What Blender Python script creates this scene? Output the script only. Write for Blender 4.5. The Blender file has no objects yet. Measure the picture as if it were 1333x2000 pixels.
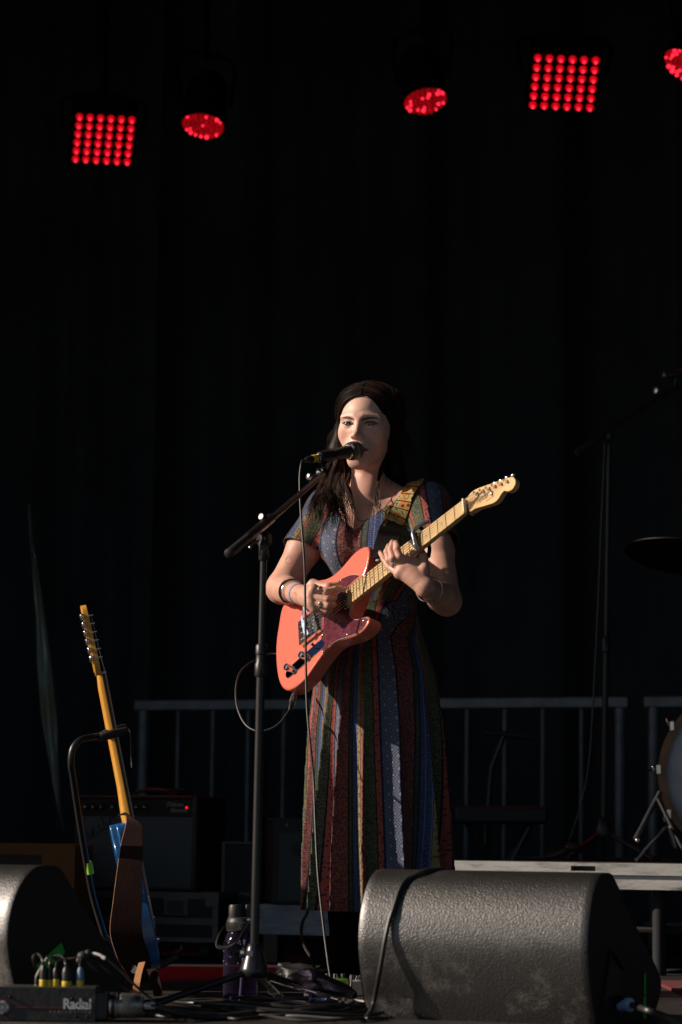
import bpy, math, random
import numpy as np
random.seed(7); rng = np.random.default_rng(7)
scene = bpy.context.scene
COL = scene.collection
rad = math.radians

# ------------------------------------------------------------------ camera
CAM = np.array([0.0, 0.0, 0.4]); FPX = 5720.0; CX, CY = 666.5, 1000.0
PITCH = math.atan(644 / FPX); ROLL = rad(0.7)
_fw = np.array([0, math.cos(PITCH), math.sin(PITCH)])
_up0 = np.array([0, -math.sin(PITCH), math.cos(PITCH)]); _rt0 = np.array([1.0, 0, 0])
_rt = math.cos(ROLL) * _rt0 + math.sin(ROLL) * _up0
_up = math.cos(ROLL) * _up0 - math.sin(ROLL) * _rt0
cd = bpy.data.cameras.new('camera'); cam = bpy.data.objects.new('camera', cd); COL.objects.link(cam)
from mathutils import Matrix, Vector
cam.matrix_world = Matrix(((_rt[0], _up[0], -_fw[0], CAM[0]), (_rt[1], _up[1], -_fw[1], CAM[1]),
                           (_rt[2], _up[2], -_fw[2], CAM[2]), (0, 0, 0, 1)))
cd.sensor_fit = 'VERTICAL'; cd.sensor_height = 36.0; cd.sensor_width = 24.0
cd.lens = FPX / 2000 * 36.0
cd.clip_start = 0.1; cd.clip_end = 500
cd.dof.use_dof = True; cd.dof.focus_distance = 7.85; cd.dof.aperture_fstop = 4.0
scene.camera = cam

# ------------------------------------------------------------------ sky, sun, exposure
SUN_AZ, SUN_EL = rad(86.5), rad(26)      # azimuth left of the camera's back, elevation
w = bpy.data.worlds.new('World'); scene.world = w; w.use_nodes = True
nt = w.node_tree; bg = nt.nodes['Background']
sky = nt.nodes.new('ShaderNodeTexSky'); sky.sky_type = 'NISHITA'; sky.sun_disc = False
sky.sun_elevation = SUN_EL
to_sun = Vector((-math.sin(SUN_AZ) * math.cos(SUN_EL), -math.cos(SUN_AZ) * math.cos(SUN_EL), math.sin(SUN_EL)))
sky.sun_rotation = math.atan2(to_sun.x, to_sun.y)
nt.links.new(sky.outputs[0], bg.inputs[0]); bg.inputs[1].default_value = 0.05
sd = bpy.data.lights.new('sun', 'SUN'); sun = bpy.data.objects.new('sun', sd); COL.objects.link(sun)
sd.energy = 5.0; sd.angle = rad(0.5); sd.color = (1.0, 0.84, 0.70)
sun.rotation_euler = to_sun.to_track_quat('Z', 'Y').to_euler(); sun.location = (-6, -4, 6)
vs = scene.view_settings; vs.view_transform = 'Standard'; vs.look = 'None'; vs.exposure = 0.12; vs.gamma = 1.0
vs.use_curve_mapping = False
scene.cycles.max_bounces = 6; scene.cycles.diffuse_bounces = 3
scene.cycles.sample_clamp_indirect = 4.0

# ------------------------------------------------------------------ helpers: pixel of the photograph + real distance -> point
def ray(px, py):
    return _fw + _rt * (px - CX) / FPX - _up * (py - CY) / FPX
def P(px, py, D):
    r = ray(px, py); return CAM + r * (D / r[1])
def proj(p):
    d = np.asarray(p) - CAM; z = d @ _fw
    return CX + FPX * (d @ _rt) / z, CY - FPX * (d @ _up) / z
def on_line(px, piv, ang, py=1690):
    'ground position where the view through pixel column px crosses a vertical plane turned by ang'
    r = ray(px, py); d = np.array([math.cos(ang), -math.sin(ang)]); A = np.array([[r[0], -d[0]], [r[1], -d[1]]]); s_ = np.linalg.solve(A, np.array(piv[:2]) - CAM[:2]); return s_[1], np.array([piv[0] + d[0] * s_[1], piv[1] + d[1] * s_[1]])
def unit(v):
    v = np.asarray(v, float); return v / (np.linalg.norm(v) + 1e-12)

# ------------------------------------------------------------------ geometry: (verts Nx3, faces list)
class G:
    def __init__(s, V=None, F=None):
        s.V = np.zeros((0, 3)) if V is None else np.asarray(V, float).reshape(-1, 3); s.F = list(F or [])
    def __add__(s, o):
        n = len(s.V); return G(np.vstack([s.V, o.V]), s.F + [tuple(i + n for i in f) for f in o.F])
    def tf(s, R, t=(0, 0, 0)):
        return G(s.V @ np.asarray(R, float).T + np.asarray(t, float), s.F)
    def mv(s, *t): return G(s.V + np.array(t, float), s.F)
def joing(gs):
    V = []; F = []; n = 0
    for g in gs:
        V.append(g.V); F += [tuple(i + n for i in f) for f in g.F]; n += len(g.V)
    return G(np.vstack(V), F)
def frames(P_):
    P_ = np.asarray(P_, float); n = len(P_)
    T = np.gradient(P_, axis=0); T /= np.linalg.norm(T, axis=1)[:, None] + 1e-12
    u = np.cross(T[0], [0, 0, 1.0])
    if np.linalg.norm(u) < .1: u = np.cross(T[0], [1.0, 0, 0])
    U = [unit(u)]
    for i in range(1, n):
        u = U[-1] - T[i] * (U[-1] @ T[i]); U.append(unit(u))
    U = np.array(U); return T, U, np.cross(T, U)
def tube(pts, r, n=10, cap=True):
    pts = np.asarray(pts, float); m = len(pts); r = np.broadcast_to(np.asarray(r, float), (m,))
    T, U, W = frames(pts); a = np.linspace(0, 2 * np.pi, n, endpoint=False)
    V = pts[:, None] + r[:, None, None] * (np.cos(a)[None, :, None] * U[:, None] + np.sin(a)[None, :, None] * W[:, None])
    V = V.reshape(-1, 3); F = []
    for i in range(m - 1):
        for j in range(n):
            k = (j + 1) % n; F.append((i * n + j, i * n + k, (i + 1) * n + k, (i + 1) * n + j))
    if cap: F += [tuple(range(n - 1, -1, -1)), tuple((m - 1) * n + j for j in range(n))]
    return G(V, F)
def crom(pts, k=8):
    p = np.asarray(pts, float); p = np.vstack([2 * p[0] - p[1], p, 2 * p[-1] - p[-2]]); out = []
    t = np.linspace(0, 1, k, endpoint=False)[:, None]
    for i in range(1, len(p) - 2):
        a, b, c, d = p[i - 1], p[i], p[i + 1], p[i + 2]
        out.append(.5 * (2 * b + (c - a) * t + (2 * a - 5 * b + 4 * c - d) * t ** 2 + (3 * b - a - 3 * c + d) * t ** 3))
    out.append(p[-2][None]); return np.vstack(out)
def cable(pts, r, k=8, n=8): return tube(crom(pts, k), r, n)
def box(c, s, R=None):
    c = np.asarray(c, float); s = np.asarray(s, float) / 2
    V = np.array([[x, y, z] for x in (-1, 1) for y in (-1, 1) for z in (-1, 1)]) * s
    if R is not None: V = V @ np.asarray(R, float).T
    return G(V + c, [(0, 1, 3, 2), (4, 6, 7, 5), (0, 4, 5, 1), (2, 3, 7, 6), (0, 2, 6, 4), (1, 5, 7, 3)])
def lathe(prof, base, axis=(0, 0, 1), n=32, ref=None):
    """prof: list of (radius, height) along axis from base"""
    ax = unit(axis); u = unit(np.cross(ax, ref if ref is not None else ([0, 0, 1.0] if abs(ax[2]) < .9 else [1.0, 0, 0]))); v = np.cross(ax, u)
    a = np.linspace(0, 2 * np.pi, n, endpoint=False); V = []; F = []
    for r, h in prof:
        V.append(np.asarray(base) + ax * h + max(r, 1e-5) * (np.cos(a)[:, None] * u + np.sin(a)[:, None] * v))
    m = len(prof)
    for i in range(m - 1):
        for j in range(n):
            k = (j + 1) % n; F.append((i * n + j, i * n + k, (i + 1) * n + k, (i + 1) * n + j))
    F += [tuple(range(n - 1, -1, -1)), tuple((m - 1) * n + j for j in range(n))]
    return G(np.vstack(V), F)
def prism(outline, h0, h1):
    """outline Nx2 in local xy, from z=h0 to h1"""
    o = np.asarray(outline, float); n = len(o)
    V = np.vstack([np.c_[o, np.full(n, h0)], np.c_[o, np.full(n, h1)]])
    F = [tuple(range(n - 1, -1, -1)), tuple(range(n, 2 * n))]
    F += [(i, (i + 1) % n, n + (i + 1) % n, n + i) for i in range(n)]
    return G(V, F)
def ribbon(pts, side, width, th=.003):
    """flat strap: pts centre line, side vectors across it"""
    pts = np.asarray(pts, float); side = np.asarray(side, float); side = side / np.linalg.norm(side, axis=1)[:, None]
    T = np.gradient(pts, axis=0); N = np.cross(T, side); N /= np.linalg.norm(N, axis=1)[:, None] + 1e-12
    w_ = np.broadcast_to(np.asarray(width, float), (len(pts),))[:, None] / 2
    m = len(pts); V = np.stack([pts - side * w_ - N * th / 2, pts + side * w_ - N * th / 2, pts + side * w_ + N * th / 2, pts - side * w_ + N * th / 2], 1).reshape(-1, 3)
    F = []
    for i in range(m - 1):
        for j in range(4):
            k = (j + 1) % 4; F.append((4 * i + j, 4 * i + k, 4 * i + 4 + k, 4 * i + 4 + j))
    F += [(3, 2, 1, 0), (4 * m - 4, 4 * m - 3, 4 * m - 2, 4 * m - 1)]
    return G(V, F)
def sphere(c, r, n=16, m=10):
    r = np.broadcast_to(np.asarray(r, float), (3,)); V = []; F = []
    for i in range(m + 1):
        t = math.pi * i / m
        for j in range(n):
            p = 2 * math.pi * j / n; V.append((r[0] * math.sin(t) * math.cos(p), r[1] * math.sin(t) * math.sin(p), r[2] * math.cos(t)))
    for i in range(m):
        for j in range(n):
            k = (j + 1) % n; F.append((i * n + j, (i + 1) * n + j, (i + 1) * n + k, i * n + k))
    return G(np.array(V) + np.asarray(c), F)

def yaw(g, piv, ang):
    c, s = math.cos(-ang), math.sin(-ang); R = np.array([[c, -s, 0], [s, c, 0], [0, 0, 1]]); p = np.array([piv[0], piv[1], 0]); return G((g.V - p) @ R.T + p, g.F)
# ------------------------------------------------------------------ objects
ORG = {}
def empty(name, label, cat, loc, group=None):
    o = bpy.data.objects.new(name, None); COL.objects.link(o); o.location = loc; o.empty_display_size = .1
    o['label'] = label; o['category'] = cat
    if group: o['group'] = group
    ORG[o] = np.array(loc, float); return o
def mesh(name, g, mat, loc=(0, 0, 0), smooth=True, bevel=0, seg=2, attrs=None, ang=40):
    me = bpy.data.meshes.new(name)
    V = g.V - np.asarray(loc, float)
    me.from_pydata(V.tolist(), [], g.F); me.update()
    if mat is not None:
        for m_ in (mat if isinstance(mat, (list, tuple)) else [mat]): me.materials.append(m_)
    if attrs:
        for k, a in attrs.items():
            a = np.asarray(a, np.float32)
            if k == 'Col':
                at = me.attributes.new(k, 'FLOAT_COLOR', 'POINT'); a4 = np.c_[a, np.ones(len(a))].astype(np.float32); at.data.foreach_set('color', a4.ravel())
            else:
                at = me.attributes.new(k, 'FLOAT_VECTOR', 'POINT'); at.data.foreach_set('vector', a.ravel())
    if smooth:
        me.polygons.foreach_set('use_smooth', [True] * len(me.polygons))
    o = bpy.data.objects.new(name, me); COL.objects.link(o)
    if smooth and ang:
        try: me.set_sharp_from_angle(angle=rad(ang))
        except Exception: pass
    if bevel:
        b = o.modifiers.new('bevel', 'BEVEL'); b.width = bevel; b.segments = seg; b.limit_method = 'ANGLE'; b.angle_limit = rad(35)
        b.harden_normals = False
    return o
def part(name, g, mat, parent, label=None, **k):
    loc = ORG[parent]; o = mesh(name, g, mat, loc, **k); o.parent = parent; ORG[o] = loc
    if label: o['label'] = label
    return o
def single(name, g, mat, label, cat, loc=None, group=None, **k):
    if loc is None: loc = (g.V[:, 0].mean(), g.V[:, 1].mean(), g.V[:, 2].min())
    o = mesh(name, g, mat, loc, **k); o.location = loc; ORG[o] = np.array(loc, float)
    o['label'] = label; o['category'] = cat
    if group: o['group'] = group
    return o
def struct(name, g, mat, kind='structure', **k):
    o = mesh(name, g, mat, (0, 0, 0), **k); o['kind'] = kind; ORG[o] = np.zeros(3); return o
def textg(s, size, R, t, shear=0, depth=.0004, spacing=1.0, bold=0):
    cu = bpy.data.curves.new('t', 'FONT'); cu.body = s; cu.size = size; cu.extrude = depth; cu.shear = shear
    cu.align_x = 'LEFT'; cu.space_character = spacing; cu.offset = bold; cu.resolution_u = 3
    o = bpy.data.objects.new('t', cu); COL.objects.link(o)
    me = bpy.data.meshes.new_from_object(o.evaluated_get(bpy.context.evaluated_depsgraph_get()))
    g = G([v.co[:] for v in me.vertices], [tuple(p.vertices) for p in me.polygons])
    bpy.data.objects.remove(o); bpy.data.curves.remove(cu); bpy.data.meshes.remove(me)
    return g.tf(R, t)

# ------------------------------------------------------------------ materials
def mat(name, col, rough=.5, metal=0, var=0, scale=8, bump=0, bscale=40, coat=0, emit=None, estr=0, spec=.5, col2=None, stretch=(1, 1, 1), sss=0, rvar=0, trans=0, thr=(.35, .65), ior=1.5, sheen=0):
    m = bpy.data.materials.new(name); m.use_nodes = True; t = m.node_tree; b = t.nodes['Principled BSDF']
    I = b.inputs
    I['Base Color'].default_value = (*col, 1); I['Roughness'].default_value = rough; I['Metallic'].default_value = metal
    I['Specular IOR Level'].default_value = spec; I['Coat Weight'].default_value = coat; I['Coat Roughness'].default_value = .08
    I['IOR'].default_value = ior; I['Transmission Weight'].default_value = trans; I['Sheen Weight'].default_value = sheen
    if sss: I['Subsurface Weight'].default_value = sss; I['Subsurface Radius'].default_value = (1, .35, .2); I['Subsurface Scale'].default_value = .012
    if emit: I['Emission Color'].default_value = (*emit, 1); I['Emission Strength'].default_value = estr
    if var or col2 or bump or rvar:
        tc = t.nodes.new('ShaderNodeTexCoord'); mp = t.nodes.new('ShaderNodeMapping'); mp.inputs['Scale'].default_value = stretch
        t.links.new(tc.outputs['Object'], mp.inputs[0])
        n = t.nodes.new('ShaderNodeTexNoise'); n.inputs['Scale'].default_value = scale; n.inputs['Detail'].default_value = 6; n.inputs['Roughness'].default_value = .65
        t.links.new(mp.outputs[0], n.inputs[0])
        if var or col2:
            c2 = col2 or tuple(min(1, c * (1 - var)) for c in col)
            r = t.nodes.new('ShaderNodeValToRGB'); r.color_ramp.elements[0].position = thr[0]; r.color_ramp.elements[1].position = thr[1]
            r.color_ramp.elements[0].color = (*c2, 1); r.color_ramp.elements[1].color = (*col, 1)
            t.links.new(n.outputs['Fac'], r.inputs[0]); t.links.new(r.outputs[0], I['Base Color'])
        if rvar:
            mr = t.nodes.new('ShaderNodeMapRange'); mr.inputs[3].default_value = rough - rvar; mr.inputs[4].default_value = rough + rvar
            t.links.new(n.outputs['Fac'], mr.inputs[0]); t.links.new(mr.outputs[0], I['Roughness'])
        if bump:
            n2 = t.nodes.new('ShaderNodeTexNoise'); n2.inputs['Scale'].default_value = bscale; n2.inputs['Detail'].default_value = 3
            t.links.new(mp.outputs[0], n2.inputs[0])
            bp = t.nodes.new('ShaderNodeBump'); bp.inputs['Strength'].default_value = bump; bp.inputs['Distance'].default_value = .003
            t.links.new(n2.outputs['Fac'], bp.inputs['Height']); t.links.new(bp.outputs[0], I['Normal'])
    return m
M = {}
M['black_plastic'] = mat('black_plastic', (.012, .012, .013), .42)
M['black_metal'] = mat('black_metal', (.012, .012, .013), .36, 0, spec=.5, rvar=.02, scale=30)
M['rubber'] = mat('rubber', (.018, .018, .018), .6, bump=.2, bscale=200)
M['chrome'] = mat('chrome', (.75, .76, .78), .12, 1, rvar=.05, scale=60)
M['dull_chrome'] = mat('dull_chrome', (.5, .5, .5), .3, 1, rvar=.1, scale=60)
M['black_cloth'] = mat('black_cloth', (.010, .011, .013), .9, var=.4, scale=3, bump=.2, bscale=80)
M['cable'] = mat('cable_rubber', (.019, .019, .019), .45, rvar=.1, scale=90)
M['backdrop_cloth'] = mat('backdrop_cloth', (.045, .050, .060), .95, var=.35, scale=2, bump=.2, bscale=80)
M['neon'] = mat('neon_tape', (.35, .75, .05), .6, var=.2, scale=60)
M['green'] = mat('green_tape', (.05, .55, .06), .6, var=.2, scale=60)
M['yellow'] = mat('yellow_tape', (.75, .55, .03), .5, var=.25, scale=80)
M['white'] = mat('white_print', (.75, .75, .73), .5)
M['alu'] = mat('worn_aluminium', (.62, .62, .60), .42, .75, col2=(.22, .22, .22), scale=5, stretch=(1, 1, 5), thr=(.32, .48), bump=.2, bscale=25, rvar=.12)
M['galv'] = mat('galvanised_steel', (.17, .20, .225), .5, .4, var=.4, scale=12, rvar=.1)
M['ink'] = mat('black_ink', (.01, .01, .01), .5)
# ================================================================== SETTING
def floor_mat():
    m = bpy.data.materials.new('stage_boards'); m.use_nodes = True; t = m.node_tree; b = t.nodes['Principled BSDF']
    tc = t.nodes.new('ShaderNodeTexCoord'); mp = t.nodes.new('ShaderNodeMapping'); mp.inputs['Scale'].default_value = (1.2, 14, 1)
    t.links.new(tc.outputs['Object'], mp.inputs[0])
    n = t.nodes.new('ShaderNodeTexNoise'); n.inputs['Scale'].default_value = 4; n.inputs['Detail'].default_value = 8; n.inputs['Roughness'].default_value = .7
    t.links.new(mp.outputs[0], n.inputs[0])
    r = t.nodes.new('ShaderNodeValToRGB'); r.color_ramp.elements[0].color = (.012, .011, .011, 1); r.color_ramp.elements[0].position = .35
    r.color_ramp.elements[1].color = (.058, .054, .050, 1); r.color_ramp.elements[1].position = .72
    t.links.new(n.outputs['Fac'], r.inputs[0])
    w_ = t.nodes.new('ShaderNodeTexBrick'); w_.inputs['Scale'].default_value = 1; w_.inputs['Mortar Size'].default_value = .004
    w_.inputs['Brick Width'].default_value = 2.4; w_.inputs['Row Height'].default_value = .14
    w_.inputs['Color1'].default_value = (1, 1, 1, 1); w_.inputs['Color2'].default_value = (.7, .7, .7, 1); w_.inputs['Mortar'].default_value = (.05, .05, .05, 1)
    t.links.new(tc.outputs['Object'], w_.inputs[0])
    mx = t.nodes.new('ShaderNodeMix'); mx.data_type = 'RGBA'; mx.blend_type = 'MULTIPLY'; mx.inputs[0].default_value = 1
    t.links.new(r.outputs[0], mx.inputs[6]); t.links.new(w_.outputs[0], mx.inputs[7]); t.links.new(mx.outputs[2], b.inputs['Base Color'])
    b.inputs['Roughness'].default_value = .55
    bp = t.nodes.new('ShaderNodeBump'); bp.inputs['Strength'].default_value = .5; bp.inputs['Distance'].default_value = .004
    t.links.new(n.outputs['Fac'], bp.inputs['Height']); t.links.new(bp.outputs[0], b.inputs['Normal'])
    return m
EDGE = 6.49
struct('ground', G([(-400, -400, -1.3), (400, -400, -1.3), (400, 400, -1.3), (-400, 400, -1.3)], [(0, 1, 2, 3)]), mat('asphalt', (.035, .035, .035), .9, var=.4, scale=1), smooth=False)
SY = rad(22); SP = (-.7, EDGE)          # the stage is turned: its right end is nearer to the camera
struct('stage_floor', yaw(box((0, (EDGE + 17) / 2, -.03), (16, 17 - EDGE, .06)), SP, SY), floor_mat(), smooth=False)
single('stage_skirt', yaw(box((0, EDGE + .03, -.68), (16, .02, 1.2)), SP, SY), M['black_cloth'], 'black cloth skirt hanging from the front edge of the stage', 'stage skirt')
single('stage_trim', yaw(box((0, EDGE - .012, -.02), (16, .02, .028)), SP, SY), mat('edge_trim', (.11, .11, .105), .5, .3, var=.5, scale=20, bump=.3, bscale=60), 'scuffed grey trim along the front edge of the stage', 'edge trim')

def curtain(name, x0, x1, y, z0, z1, amp, lam, label, m=None, alongy=False, seed=0):
    r = np.random.default_rng(seed); n = int((x1 - x0) / .02); xs = np.linspace(x0, x1, n); zs = np.linspace(z0, z1, 14)
    ph = np.cumsum(r.uniform(.5, 1.5, n)) * .02 / lam * 2 * np.pi
    V = []; F = []
    for i, z in enumerate(zs):
        t = (z - z0) / (z1 - z0)
        d = amp * (np.sin(ph + .3 * t) + .4 * np.sin(ph * 2.3 + t) + .8 * np.sin(ph * .21 + 3 * t))
        for x, q in zip(xs, d): V.append((y + q, x, z) if alongy else (x, y + q, z))
    V = np.array(V); m0 = len(V); V2 = V.copy(); V2[:, 0 if alongy else 1] += .006; V = np.vstack([V, V2])
    for i in range(len(zs) - 1):
        for j in range(n - 1):
            a = i * n + j; F.append((a, a + 1, a + n + 1, a + n)); F.append((m0 + a, m0 + a + n, m0 + a + n + 1, m0 + a + 1))
    return single(name, G(V, F), m or M['black_cloth'], label, 'curtain')
curtain('backdrop_curtain', -6, -.9, 14.0, 0, 5.6, .06, .4, 'black backdrop curtain hanging behind the guitar amplifiers, left of the singer', m=M['backdrop_cloth'], seed=1)
curtain('backdrop_curtain', -1.0, 6, 14.15, 0, 5.6, .09, .7, 'black backdrop curtain hanging behind the drums and the steel barrier', m=M['backdrop_cloth'], seed=2)
curtain('side_curtain', 9.38, 15.6, -3.9, 0, 2.58, .04, .4, 'unseen black side curtain in the left wing, its edge set to shade the backline', alongy=True, seed=3)  # out of view; front edge placed to keep sun off the backline
curtain('side_curtain', 10.6, 15.6, -4.05, 2.55, 5.6, .04, .4, 'black upper side curtain above the left wing, behind the added tarpaulin', alongy=True, seed=5)
curtain('side_curtain', 4.2, 15.6, 4.4, 0, 5.6, .04, .4, 'unseen black side curtain of the right wing, drawn forward to cut fill light', alongy=True, seed=4)  # out of view; runs past the stage edge to cut fill light
single('stage_roof', box((0, 8.4, 5.7), (12.4, 12.2, .12)) + box((0, 2.35, 5.5), (12.4, .1, .5)), M['black_cloth'], 'unseen black cloth roof over the stage, drawn far forward to cut sky light', 'roof', smooth=False)  # roof carried well past the stage front to cut sky fill
# two lighting trusses under the roof
def truss(y, z, label, xl=-5.5, xr=5.5):
    t = empty('lighting_truss', label, 'truss', (0, y, z), 'lighting trusses under the roof')
    s = .15; ch = joing([tube([(xl, y + a * s, z + b * s), (xr, y + a * s, z + b * s)], .024, 8) for a in (-1, 1) for b in (-1, 1)])
    part('chords', ch, M['black_cloth'], t)
    n = int((xr - xl) / .3)
    for a in (-1, 1):
        pts = [(xl + i * .3, y + a * s, z - (1 if i % 2 else -1) * s) for i in range(n + 1)]; part('brace', tube(pts, .008, 6), M['black_cloth'], t)
    return t
truss(12.15, 4.5, 'rear black lighting truss that carries the left red panel and round lamp')
truss(11.15, 4.6, 'black lighting truss that carries the right red panel')

tp = bpy.data.materials.new('translucent_tarp'); tp.use_nodes = True; _t = tp.node_tree; _b = _t.nodes['Principled BSDF']; _tr = _t.nodes.new('ShaderNodeBsdfTranslucent'); _tr.inputs[0].default_value = (.15, .24, .42, 1)
_mx = _t.nodes.new('ShaderNodeMixShader'); _mx.inputs[0].default_value = .5; _b.inputs['Base Color'].default_value = (.3, .38, .5, 1); _t.links.new(_b.outputs[0], _mx.inputs[1]); _t.links.new(_tr.outputs[0], _mx.inputs[2]); _t.links.new(_mx.outputs[0], _t.nodes['Material Output'].inputs[0])
single('reflector_tarp', box((-4.05, 10.1, 3.9), (.01, 1.4, 2.6)), tp, 'unseen translucent tarpaulin added high in the left wing for chrome reflections', 'tarpaulin', smooth=False)  # unseen sheet added so the chrome has blue light to reflect
# ------------------------------------------------------------------ red stage lights
led = mat('red_led', (.1, .0, .0), .3, emit=(1, .002, .012), estr=.62)
led_dim = mat('red_led_dim', (.1, 0, 0), .3, emit=(1, .002, .012), estr=.34)
led_core = mat('red_led_core', (.1, 0, 0), .3, emit=(1, .018, .045), estr=2.7)
glass_dark = mat('red_lens', (.02, .0, .0), .15, emit=(1, .01, .02), estr=.12)
hous = mat('lamp_housing', (.003, .003, .003), .9, bump=.2, spec=.1)
def matrix_light(c0, c1, c2, D, k, label, aim, trussz, pw):
    """c0,c1,c2: pixel of the upper left, upper right, lower left LED"""
    def corner_c(A, w_):
        lo, hi = 0, .6
        for _ in range(40):
            mid = (lo + hi) / 2
            if np.linalg.norm(P(*c2, D + mid) - A) < w_: lo = mid
            else: hi = mid
        return P(*c2, D + lo)
    A = P(*c0, D); dl, dh = -.15, .15
    for _ in range(40):
        dm = (dl + dh) / 2; B = P(*c1, D + dm); f_ = (B - A) @ (corner_c(A, np.linalg.norm(B - A)) - A)
        if f_ < 0: dl = dm
        else: dh = dm
    u = B - A; w_ = np.linalg.norm(u); u = u / w_
    # panel tilted down: rows recede
    C2 = P(*c2, D); dv = C2 - A; ln = np.linalg.norm(dv)
    dy = -math.sqrt(max(w_ ** 2 - ln ** 2, 1e-4))
    # find depth of lower left so |A-C|=w
    C_ = P(*c2, D - dy * .0 + 0.0)
    lo, hi = 0, .6
    for _ in range(40):
        mid = (lo + hi) / 2
        if np.linalg.norm(P(*c2, D + mid) - A) < w_: lo = mid
        else: hi = mid
    C_ = P(*c2, D + lo); v = unit(C_ - A); n = unit(np.cross(u, v))
    if n[2] > 0: n = -n
    v = unit(np.cross(n, u)) * (1 if np.cross(n, u) @ (C_ - A) > 0 else -1)
    ctr = A + u * w_ / 2 + v * w_ / 2; R = np.stack([u, v, n], 1)
    if np.linalg.det(R) < 0: R = np.stack([u, v, n], 1)
    t = empty('led_panel_light', label, 'stage light', ctr, 'square red LED panels above the stage')
    p = w_ / 5; s = w_ + p * 1.3
    part('housing', box(ctr - n * .055, (s, s, .09), R), hous, t, bevel=.006, smooth=False)
    for i in range(6):
        for j in range(6):
            c = A + u * p * j + v * p * i
            lp = part('lamp', lathe([(p * .30, -.008), (p * .32, .0), (p * .23, .007), (p * .10, .010)], c, n, 16), led, t)
            part('core', sphere(c + n * .012, p * .13, 10, 6), led_core, lp)
    top = ctr + np.array([0, .02, 0]); zt = trussz - .15
    yk = tube(crom([ctr - u * (s / 2 + .02) - n * .05, ctr - u * (s / 2 + .02) + np.array([0, 0, s * .62]), ctr + u * (s / 2 + .02) + np.array([0, 0, s * .62]), ctr + u * (s / 2 + .02) - n * .05], 5), .010, 6)
    part('yoke', yk + tube([ctr + np.array([0, 0, s * .62]), np.array([ctr[0], ctr[1], zt])], .012, 8) + box((ctr[0], ctr[1], zt - .03), (.05, .06, .09)), hous, t)
    l = bpy.data.lights.new('beam', 'SPOT'); lo_ = bpy.data.objects.new('beam', l); COL.objects.link(lo_); l.energy = pw * .35; l.color = (1, .01, .03)
    l.spot_size = rad(26); l.spot_blend = .6; l.shadow_soft_size = .1; src = ctr + n * .06; lo_.parent = t
    lo_.location = src - ctr; lo_.rotation_euler = (Vector(src) - Vector(aim)).to_track_quat('Z', 'Y').to_euler()
matrix_light((156, 229), (258, 235), (148, 311), 12.0, 0, 'square red LED panel hung upper left, above the guitar amplifier', (-.85, 10.0, .5), 4.5, 130)
matrix_light((1051, 114), (1164, 119), (1041, 206), 11.0, 0, 'square red LED panel hung at the upper right, the brightest of the red lights', (.9, 10.0, .4), 4.6, 25)
def par_light(px, py, D, a, b, tilt, label, trussz, seed, aim=None, pw=0):
    r_ = a / FPX * D; ctr = P(px, py, D); cr = math.cos(rad(tilt)); sr = math.sin(rad(tilt))
    e1 = unit(_rt * cr - _up * sr); e2 = unit(_rt * sr + _up * cr); k = b / a; vw = unit(ctr - CAM)
    n = unit(-vw * k - e2 * math.sqrt(1 - k * k)); u = e1; v = np.cross(n, u)
    t = empty('par_light', label, 'stage light', ctr, 'round red lamps above the stage')
    part('can', lathe([(r_ * .7, -.24), (r_ * .95, -.20), (r_ * 1.06, -.02), (r_ * 1.08, .012), (r_ * 1.0, .012), (r_ * .99, -.012), (.001, -.012)], ctr, n, 28), hous, t)
    part('lens', lathe([(r_ * .985, -.004), (r_ * .985, .0), (r_ * .6, .004), (.001, .006)], ctr, n, 28), glass_dark, t)
    r = np.random.default_rng(seed); gs = []; cs = []
    for ring, cnt in ((0, 1), (.25, 6), (.47, 11), (.69, 16), (.89, 21)):
        for i in range(cnt):
            an = 2 * math.pi * (i + .5 * (ring > .5)) / cnt; c = ctr + r_ * ring * (math.cos(an) * u + math.sin(an) * v) + n * .006
            s_ = r_ * r.uniform(.038, .062); part('lamp', sphere(c, s_ * (1.5 if r.random() < .45 else 1.1), 8, 6), led_core if r.random() < .3 else led_dim, t)
    top = np.array([ctr[0], ctr[1] + .05, trussz - .15]); b_ = ctr - n * .1
    part('yoke', tube(crom([b_ - u * r_ * 1.15, b_ - u * r_ * 1.2 + np.array([0, 0, .2]), b_ + u * r_ * 1.2 + np.array([0, 0, .2]), b_ + u * r_ * 1.15], 5), .009, 6) + tube([b_ + np.array([0, 0, .19]), top + np.array([0, 0, .08])], .012, 8), hous, t)
    if pw:
        l = bpy.data.lights.new('beam', 'SPOT'); lo_ = bpy.data.objects.new('beam', l); COL.objects.link(lo_); l.energy = pw * .35; l.color = (1, .01, .03)
        l.spot_size = rad(40); l.spot_blend = .6; l.shadow_soft_size = .08; src = ctr + n * .06; lo_.parent = t
        lo_.location = src - ctr; lo_.rotation_euler = (Vector(src) - Vector(aim)).to_track_quat('Z', 'Y').to_euler()
par_light(397, 243, 12.0, 43, 22, 8, 'round red lamp beside the left red LED panel', 4.5, 1, (-.3, 10.2, 0), 7)
par_light(831, 195, 12.0, 44, 23, -10, 'round red lamp hanging alone near the centre top, over the singer', 4.5, 2)
par_light(1340, 127, 12.0, 48, 21, 34, 'round red lamp cut off by the right edge of the photo', 4.5, 3, (1.2, 9.9, .6), 25)

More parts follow.
